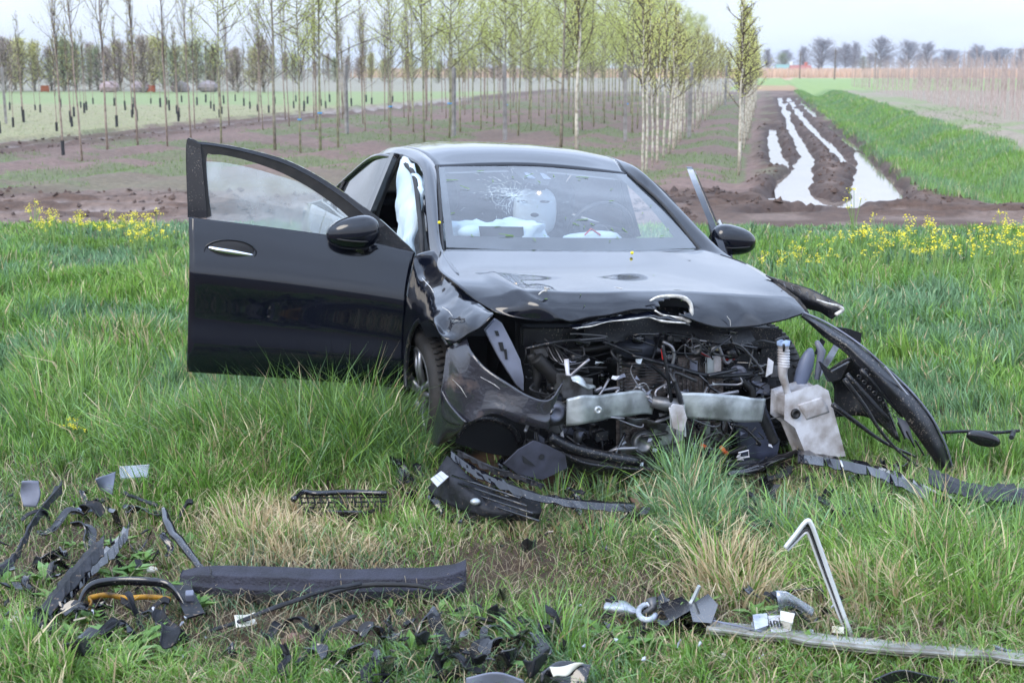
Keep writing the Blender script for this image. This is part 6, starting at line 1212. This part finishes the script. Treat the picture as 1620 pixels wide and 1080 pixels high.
# weathered board
bd = MB(); P_b = [(1118, 996), (1230, 1008), (1360, 1024), (1500, 1034), (1640, 1046)]
bd.loft([[g_(x, y - 13, .03) + V3(0, .02, .0) for x, y in P_b], [g_(x, y - 6, .075) for x, y in P_b], [g_(x, y + 3, .075) for x, y in P_b], [g_(x, y + 14, .0) for x, y in P_b]], 50, 10, fn=lambda p: dent(p, .006, 10)); tag(bd.build('wooden_board', m_board, None, False, solid=.02), 'pale weathered board lying half buried along the bottom right', 'board')
bar([(1096, 974), (1150, 986), (1205, 998)], .006, 'thin_rod', m_sil, 'thin grey rod on the left end of the weathered board', h=.09, rough=.001)
# lamp remains
sheet([[(958, 952), (985, 948), (1004, 960)], [(956, 964), (982, 964), (1006, 968)], [(966, 976), (985, 979), (1002, 977)]], 'lens_fragment', m_lens, 'rounded white lamp lens fragment left of the smashed lamp', 'lens', hs=[[.05, .06, .05], [.07, .08, .06], [.02, .02, .02]])
rr = empty('lamp_ring', tuple(g_(1025, 970, 0))); tag(rr, 'broken white lamp ring between the lens fragment and the black lamp housing', 'lamp part'); ro = V3(*rr.location)
MB().tube([g_(1024 + 14 * math.cos(a), 968 + 12 * math.sin(a), .06 + .02 * math.sin(a)) - ro for a in np.linspace(.4, 5.6, 20)], .010, 7).build('ring', m_lens, rr, True); MB().tube([g_(1030, 945, .10) - ro, g_(1034, 960, .07) - ro, g_(1018, 972, .05) - ro], [.018, .014, .01], 7).build('socket', m_dull, rr, True)
lh = empty('lamp_housing', tuple(g_(1090, 985, 0))); tag(lh, 'smashed black lamp housing with a silver strut sticking up', 'lamp'); lo = V3(*lh.location)
for q_, h_ in ((((1046, 955), (1078, 944), (1098, 960), (1060, 982)), .09), (((1092, 958), (1120, 940), (1134, 956), (1124, 984), (1098, 982)), .10), (((1060, 970), (1090, 975), (1100, 992), (1064, 990)), .05)): MB().prism([g_(*p_, h_) - lo for p_ in q_], V3(0, .04, -.06)).build('shell_piece', m_gloss, lh, bevel=.004)
MB().tube([g_(1106, 926, .15) - lo, g_(1096, 948, .10) - lo, g_(1086, 966, .06) - lo], [.007, .008, .010], 5).build('strut', m_alu, lh); MB().prism([g_(*p_, .05) - lo for p_ in ((1040, 980), (1096, 982), (1098, 992), (1046, 988))], V3(0, .01, -.01)).build('blue_plate', m_bplas, lh)
wb_ = empty('lamp_module', tuple(g_(1225, 990, 0))); tag(wb_, 'broken white lamp module with ribs lying on the weathered board', 'lamp part'); wo_ = V3(*wb_.location)
for q_, h_, mm in ((((1192, 972), (1212, 970), (1214, 988), (1196, 994)), .08, m_lens), (((1216, 974), (1244, 972), (1246, 998), (1222, 1000)), .07, m_wplas), (((1236, 966), (1256, 970), (1252, 984), (1236, 980)), .10, m_paper)): MB().prism([g_(*p_, h_) - wo_ for p_ in q_], V3(0, .02, -.035)).build('shell_piece', mm, wb_, bevel=.003)
for k in range(4): MB().box(g_(1220 + k * 5, 986, .082) - wo_, (.004, .03, .01)).build('rib', m_rub, wb_)
sheet([[(1226, 936), (1250, 940), (1290, 962)], [(1230, 952), (1252, 952), (1286, 972)], [(1234, 968), (1250, 960), (1280, 974)]], 'clear_fragment', m_clear, 'curved clear lens cover behind the white lamp module', 'lens', hs=[[.14, .14, .08], [.11, .11, .06], [.05, .07, .04]], amp=.012)
sheet([[(1316, 992), (1334, 994)], [(1315, 1002), (1333, 1005)]], 'paper_scrap', m_paper, 'small white tag at the foot of the silver trim', 'paper', hs=[[.06, .06], [.04, .04]])
sheet([[(1120, 1028), (1145, 1032)], [(1124, 1040), (1142, 1042)]], 'plastic_fragment', m_paper, 'small cream shard below the weathered board', hs=[[.05, .05], [.03, .03]])
# centre fragments
LUMP = [((770, 962), (800, 958), (806, 982), (764, 978), 'blocky black fragment right of the foam bar'), ((784, 934), (800, 930), (804, 950), (782, 950), 'narrow black fragment just above the blocky one'), ((824, 856), (852, 852), (846, 868), (828, 870), 'single black chip on the trodden grass left of the tall tuft'),
        ((778, 1036), (822, 1018), (818, 1046), (790, 1058), 'folded black sheet at the bottom centre'), ((826, 1044), (866, 1030), (858, 1066), (830, 1072), 'second folded black sheet right of the first at the bottom centre'), ((700, 1030), (724, 1012), (730, 1024), (706, 1040), 'black wedge left of the folded sheets'), ((652, 1008), (676, 1002), (672, 1020), (656, 1022), 'small black wedge in the grass at the bottom'),
        ((806, 1000), (838, 998), (832, 1016), (812, 1018), 'curled black flake above the folded sheets'), ((100, 1018), (134, 1010), (150, 1034), (112, 1040), 'grey-black flake in the near grass at the lower left'), ((598, 1052), (622, 1046), (616, 1070), (600, 1066), 'dark flake in the bottom grass under the foam bar')]
for i, (a, b_, c_, d_, lab) in enumerate(LUMP): sheet([[a, ((a[0] + b_[0]) / 2, (a[1] + b_[1]) / 2), b_], [d_, ((c_[0] + d_[0]) / 2, (c_[1] + d_[1]) / 2), c_]], 'plastic_fragment', (m_pdark, m_gloss)[i % 2], lab, hs=[[.09, .13, .08], [.03, .07, .03]], amp=.02, th=.008)
bar([(752, 976), (790, 984), (830, 982), (862, 980)], .010, 'trim_strip', m_pdark, 'straight black strip below the blocky fragment', h=.05, flat=.6)
bar([(1290, 856), (1296, 880), (1300, 904)], .006, 'blue_sliver', m_bplas, 'thin bluish sliver standing in the grass', h=[.12, .08, .03]) if False else None
sheet([[(736, 1072), (790, 1062), (830, 1074)], [(740, 1092), (790, 1080), (840, 1094)]], 'plastic_sheet', m_sil, 'bent dark grey sheet cut by the bottom edge, left of centre', hs=[[.07, .09, .07], [.03, .05, .03]])
wt = empty('mirror_shell', tuple(g_(895, 1076, 0))); tag(wt, 'black shell fragment with torn white lining at the bottom centre', 'debris'); wo2 = V3(*wt.location)
MB().loft([[g_(*q_, .10) - wo2 for q_ in ((860, 1062), (885, 1046), (930, 1050))], [g_(*q_, .06) - wo2 for q_ in ((858, 1084), (890, 1072), (924, 1078))], [g_(*q_, .02) - wo2 for q_ in ((862, 1100), (890, 1098), (926, 1100))]], 16, 12, fn=lambda p: dent(p, .012, 9)).build('shell', m_gloss, wt, True, solid=.008)
MB().loft([[g_(*q_, .105) - wo2 for q_ in ((872, 1056), (890, 1050), (926, 1048))], [g_(*q_, .085) - wo2 for q_ in ((876, 1072), (892, 1066), (912, 1058))]], 12, 6, fn=lambda p: dent(p, .014, 16)).build('torn_lining', m_paper, wt, True, solid=.004)
sheet([[(1380, 1076), (1440, 1062), (1510, 1074)], [(1370, 1094), (1440, 1082), (1530, 1096)]], 'plastic_sheet', m_gloss, 'black ribbed sheet cut by the bottom edge, right of centre', hs=[[.06, .09, .06], [.02, .05, .02]])
cm = MB(); 
for k in range(8): cm.box(g_(1572 + k * 3.4, 1024 + k * 1.3, .05), (.004, .02, .018))
cm.box(g_(1584, 1030, .045), (.07, .012, .008)); tag(cm.build('comb_fragment', m_sil), 'small grey comb-like fragment at the right end of the board', 'debris')
# loose lumps of soil and stones
rk = random.Random(77)
def lump(px, py, r, m, nm, lab, cat, grp=None, h=.01):
    b = MB(); c = g_(px, py, h); sd_ = rk.random() * 50; b.ball(c, (r, r * .8, r * .6), 10, 7, fn=lambda q_: q_ * (1 + .45 * mnoise.noise(Vector(q_ / r * 1.3) + Vector((sd_, 0, 0))))); tag(b.build(nm, m, None, False), lab, cat, grp)
for px, py, r, lab in ((150, 900, .035, 'pinkish clod between the strips at the left'), (178, 905, .03, 'reddish clod right of the pinkish one'), (98, 898, .03, 'brown clod near the wavy strip'), (466, 1012, .045, 'large reddish soil clod under the foam bar'), (258, 968, .02, 'small orange-red clod inside the strap bracket')):
    lump(px, py, r, m_clodr, 'soil_clod', lab, 'clod')
for px, py, r, lab in ((240, 902, .022, 'white foam lump above the strap bracket'), (210, 742, .03, 'pale stone in the grass beside the clear plastic'), (150, 920, .015, 'small pale stone by the clods'), (516, 1060, .014, 'cream pebble near the bottom edge'), (982, 1018, .02, 'small white shard lying below the lamp ring'), (22, 980, .02, 'white flake at the lower left edge'), (72, 1030, .012, 'tiny white flake in the lower left grass')):
    lump(px, py, r, m_paper, 'pale_lump', lab, 'lump')
# small shards scattered around, alike
SH = []
for i in range(6):
    b = MB(); n_ = rk.choice((3, 4, 5)); pl = [V3(math.cos(6.28 * k / n_) * rk.uniform(.4, 1), math.sin(6.28 * k / n_) * rk.uniform(.3, .9), rk.uniform(-.2, .2)) * .03 for k in range(n_)]; b.prism(pl, V3(0, 0, .005)); me = bpy.data.meshes.new('shard'); me.from_pydata([tuple(v) for v in b.v], [], b.f); SH.append(me)
me_w = []
for i, me in enumerate(SH): me.materials.append((m_pdark, m_gloss)[i % 2]); m2 = me.copy(); m2.materials.clear(); m2.materials.append(m_lens); me_w.append(m2)
def scatter(n, x0, x1, y0, y1, meshes, nm, lab, grp, smin=.5, smax=1.6):
    for k in range(n):
        px, py = rk.uniform(x0, x1), rk.uniform(y0, y1); p = g_(px, py, rk.uniform(.03, .07)); o = bpy.data.objects.new(nm, rk.choice(meshes)); COL.objects.link(o); o.location = p; o.rotation_euler = (rk.gauss(0, .6), rk.gauss(0, .6), rk.uniform(0, 6.3)); o.scale = (rk.uniform(smin, smax), rk.uniform(smin, smax) * .6, 1); tag(o, lab, 'shard', grp)
scatter(34, 0, 270, 780, 1000, SH, 'black_shard', 'small black shard in the trampled grass at the left', 'small black shards at the left')
scatter(40, 560, 880, 960, 1078, SH, 'black_shard', 'small black shard in the bottom grass near the folded sheets', 'small black shards at the bottom centre')
scatter(26, 940, 1340, 930, 1010, SH, 'black_shard', 'small black shard around the smashed lamp', 'small black shards around the lamp')
scatter(18, 640, 960, 800, 880, SH, 'black_shard', 'small black shard on the grass before the engine', 'small black shards before the engine', .3, .9)
scatter(12, 0, 330, 960, 1040, me_w, 'white_shard', 'tiny white shard in the lower left grass', 'tiny white shards at the lower left', .2, .5)
scatter(16, 900, 1320, 950, 1050, me_w, 'white_shard', 'tiny white shard around the smashed lamp', 'tiny white shards around the lamp', .2, .6)
# larger torn pieces, each with a curl of its own
TP = []
for i in range(8):
    b = MB(); L_ = rk.uniform(.07, .16); w_ = rk.uniform(.02, .05); cu = rk.uniform(-.05, .05); rows = [[(x_ * L_, (yy + .3 * math.sin(x_ * 9 + i)) * w_ + rk.gauss(0, .003), .04 * math.sin(x_ * 4 + i) + abs(yy) * .02 + rk.gauss(0, .003)) for x_ in np.linspace(-.5, .5, 6)] for yy in (-.5, -.1, .2, .5)]
    b.loft(rows, 14, 7); me = bpy.data.meshes.new('torn_piece'); me.from_pydata([tuple(v) for v in b.v], [], b.f); me.materials.append((m_pdark, m_gloss)[i % 2]); TP.append(me)
def torn(n, x0, x1, y0, y1, lab, grp, s0=.6, s1=1.4):
    for k in range(n):
        px, py = rk.uniform(x0, x1), rk.uniform(y0, y1); o = bpy.data.objects.new('torn_piece', rk.choice(TP)); COL.objects.link(o); o.location = g_(px, py, rk.uniform(.02, .05)); o.rotation_euler = (rk.gauss(0, .4), rk.gauss(0, .35), rk.uniform(0, 6.3)); s_ = rk.uniform(s0, s1); o.scale = (s_, s_, s_)
        q_ = o.modifiers.new('thickness', 'SOLIDIFY'); q_.thickness = .004; tag(o, lab, 'debris', grp)
torn(34, 10, 300, 780, 1020, 'curled torn black piece among the strips at the left', 'torn black pieces at the left')
torn(34, 620, 1010, 740, 830, 'curled torn black piece below the broken bumper corner', 'torn black pieces below the bumper')
torn(26, 560, 900, 990, 1078, 'curled torn black piece in the bottom centre grass', 'torn black pieces at the bottom centre')
torn(22, 1160, 1440, 740, 840, 'curled torn black piece below the washer bottle', 'torn black pieces below the washer bottle')
torn(12, 940, 1330, 940, 1000, 'curled torn black piece around the smashed lamp', 'torn black pieces around the lamp', .5, 1)
torn(10, 300, 620, 985, 1070, 'curled torn black piece below the foam bar', 'torn black pieces below the foam bar', .5, 1)
# cut and flattened blades lying over soil and fragments
RS = np.random.RandomState(41); n = 20000; y = 3.9 * (6.6 / 3.9) ** RS.rand(n); x = RS.uniform(-1, 1, n) * (.385 * y + .3)
PX, PY = proj(x, y, 0.0); k = ~incar(x, y); x, y = x[k], y[k]; n = len(x); so = gmap(*proj(x, y, 0.0), SOIL)
col = grasscol(x, y, np.clip(.22 + .45 * so, 0, .8), n) * (RS.uniform(.55, 1.05, n) * (1 - .35 * so))[:, None]
tag(blades('straw_litter', x, y, RS.uniform(.04, .16, n), RS.uniform(.0022, .005, n), RS.uniform(.93, .985, n), RS.uniform(0, 6.3, n), col, m_grass, 3, zoff=tz(x, y) + RS.uniform(.0, .035, n)), 'flattened and cut stems littering the trampled ground', 'straw', kind='stuff')
# broad leafy weeds
WL = MB(); RS2 = random.Random(12)
m_dock = mat('weed_leaf', lin(88, 124, 52), .5, col2=lin(112, 146, 66), scale=9)
wm = []
for i in range(3):
    b = MB()
    for k in range(9):
        a = RS2.uniform(0, 6.28); L_ = RS2.uniform(.05, .10); w_ = L_ * .35; d = V3(math.cos(a), math.sin(a), 0); s_ = V3(-math.sin(a), math.cos(a), 0); up = RS2.uniform(.3, .9)
        b.add([V3(0, 0, 0), d * L_ * .4 + s_ * w_ * .5 + V3(0, 0, L_ * up * .5), d * L_ + V3(0, 0, L_ * up * .6), d * L_ * .4 - s_ * w_ * .5 + V3(0, 0, L_ * up * .5)], [(0, 1, 2, 3)])
    me = bpy.data.meshes.new('leaf_rosette'); me.from_pydata([tuple(v) for v in b.v], [], b.f); me.materials.append(m_dock); wm.append(me)
for k in range(70):
    px, py = (RS2.uniform(0, 330), RS2.uniform(860, 1060)) if k < 40 else (RS2.uniform(560, 1600), RS2.uniform(960, 1075)); g = g_(px, py, .02); o = bpy.data.objects.new('leafy_weed', wm[k % 3]); COL.objects.link(o); o.location = g; o.rotation_euler = (0, 0, RS2.uniform(0, 6)); o.scale = (RS2.uniform(.5, 1.1),) * 3
    tag(o, 'small leafy weed in the trampled soil at the lower left' if k < 40 else 'small leafy weed in the bottom grass right of the foam bar', 'weed', 'leafy weeds at the lower left' if k < 40 else 'leafy weeds along the bottom')

# ------------------------------------------------------------------ haze
hb_m = bpy.data.materials.new('haze_air'); hb_m.use_nodes = True; _t = hb_m.node_tree; _t.nodes.clear(); _o = _t.nodes.new('ShaderNodeOutputMaterial'); _v = _t.nodes.new('ShaderNodeVolumePrincipled')
_v.inputs['Color'].default_value = (.86, .92, 1, 1); _v.inputs['Density'].default_value = .00042; _v.inputs['Anisotropy'].default_value = .2; _t.links.new(_v.outputs[0], _o.inputs['Volume'])
hz = MB().box((0, 900, 12), (3400, 2600, 27.2)).build('haze', hb_m); tag(hz, 'thin pale air over the fields', 'haze', kind='stuff')
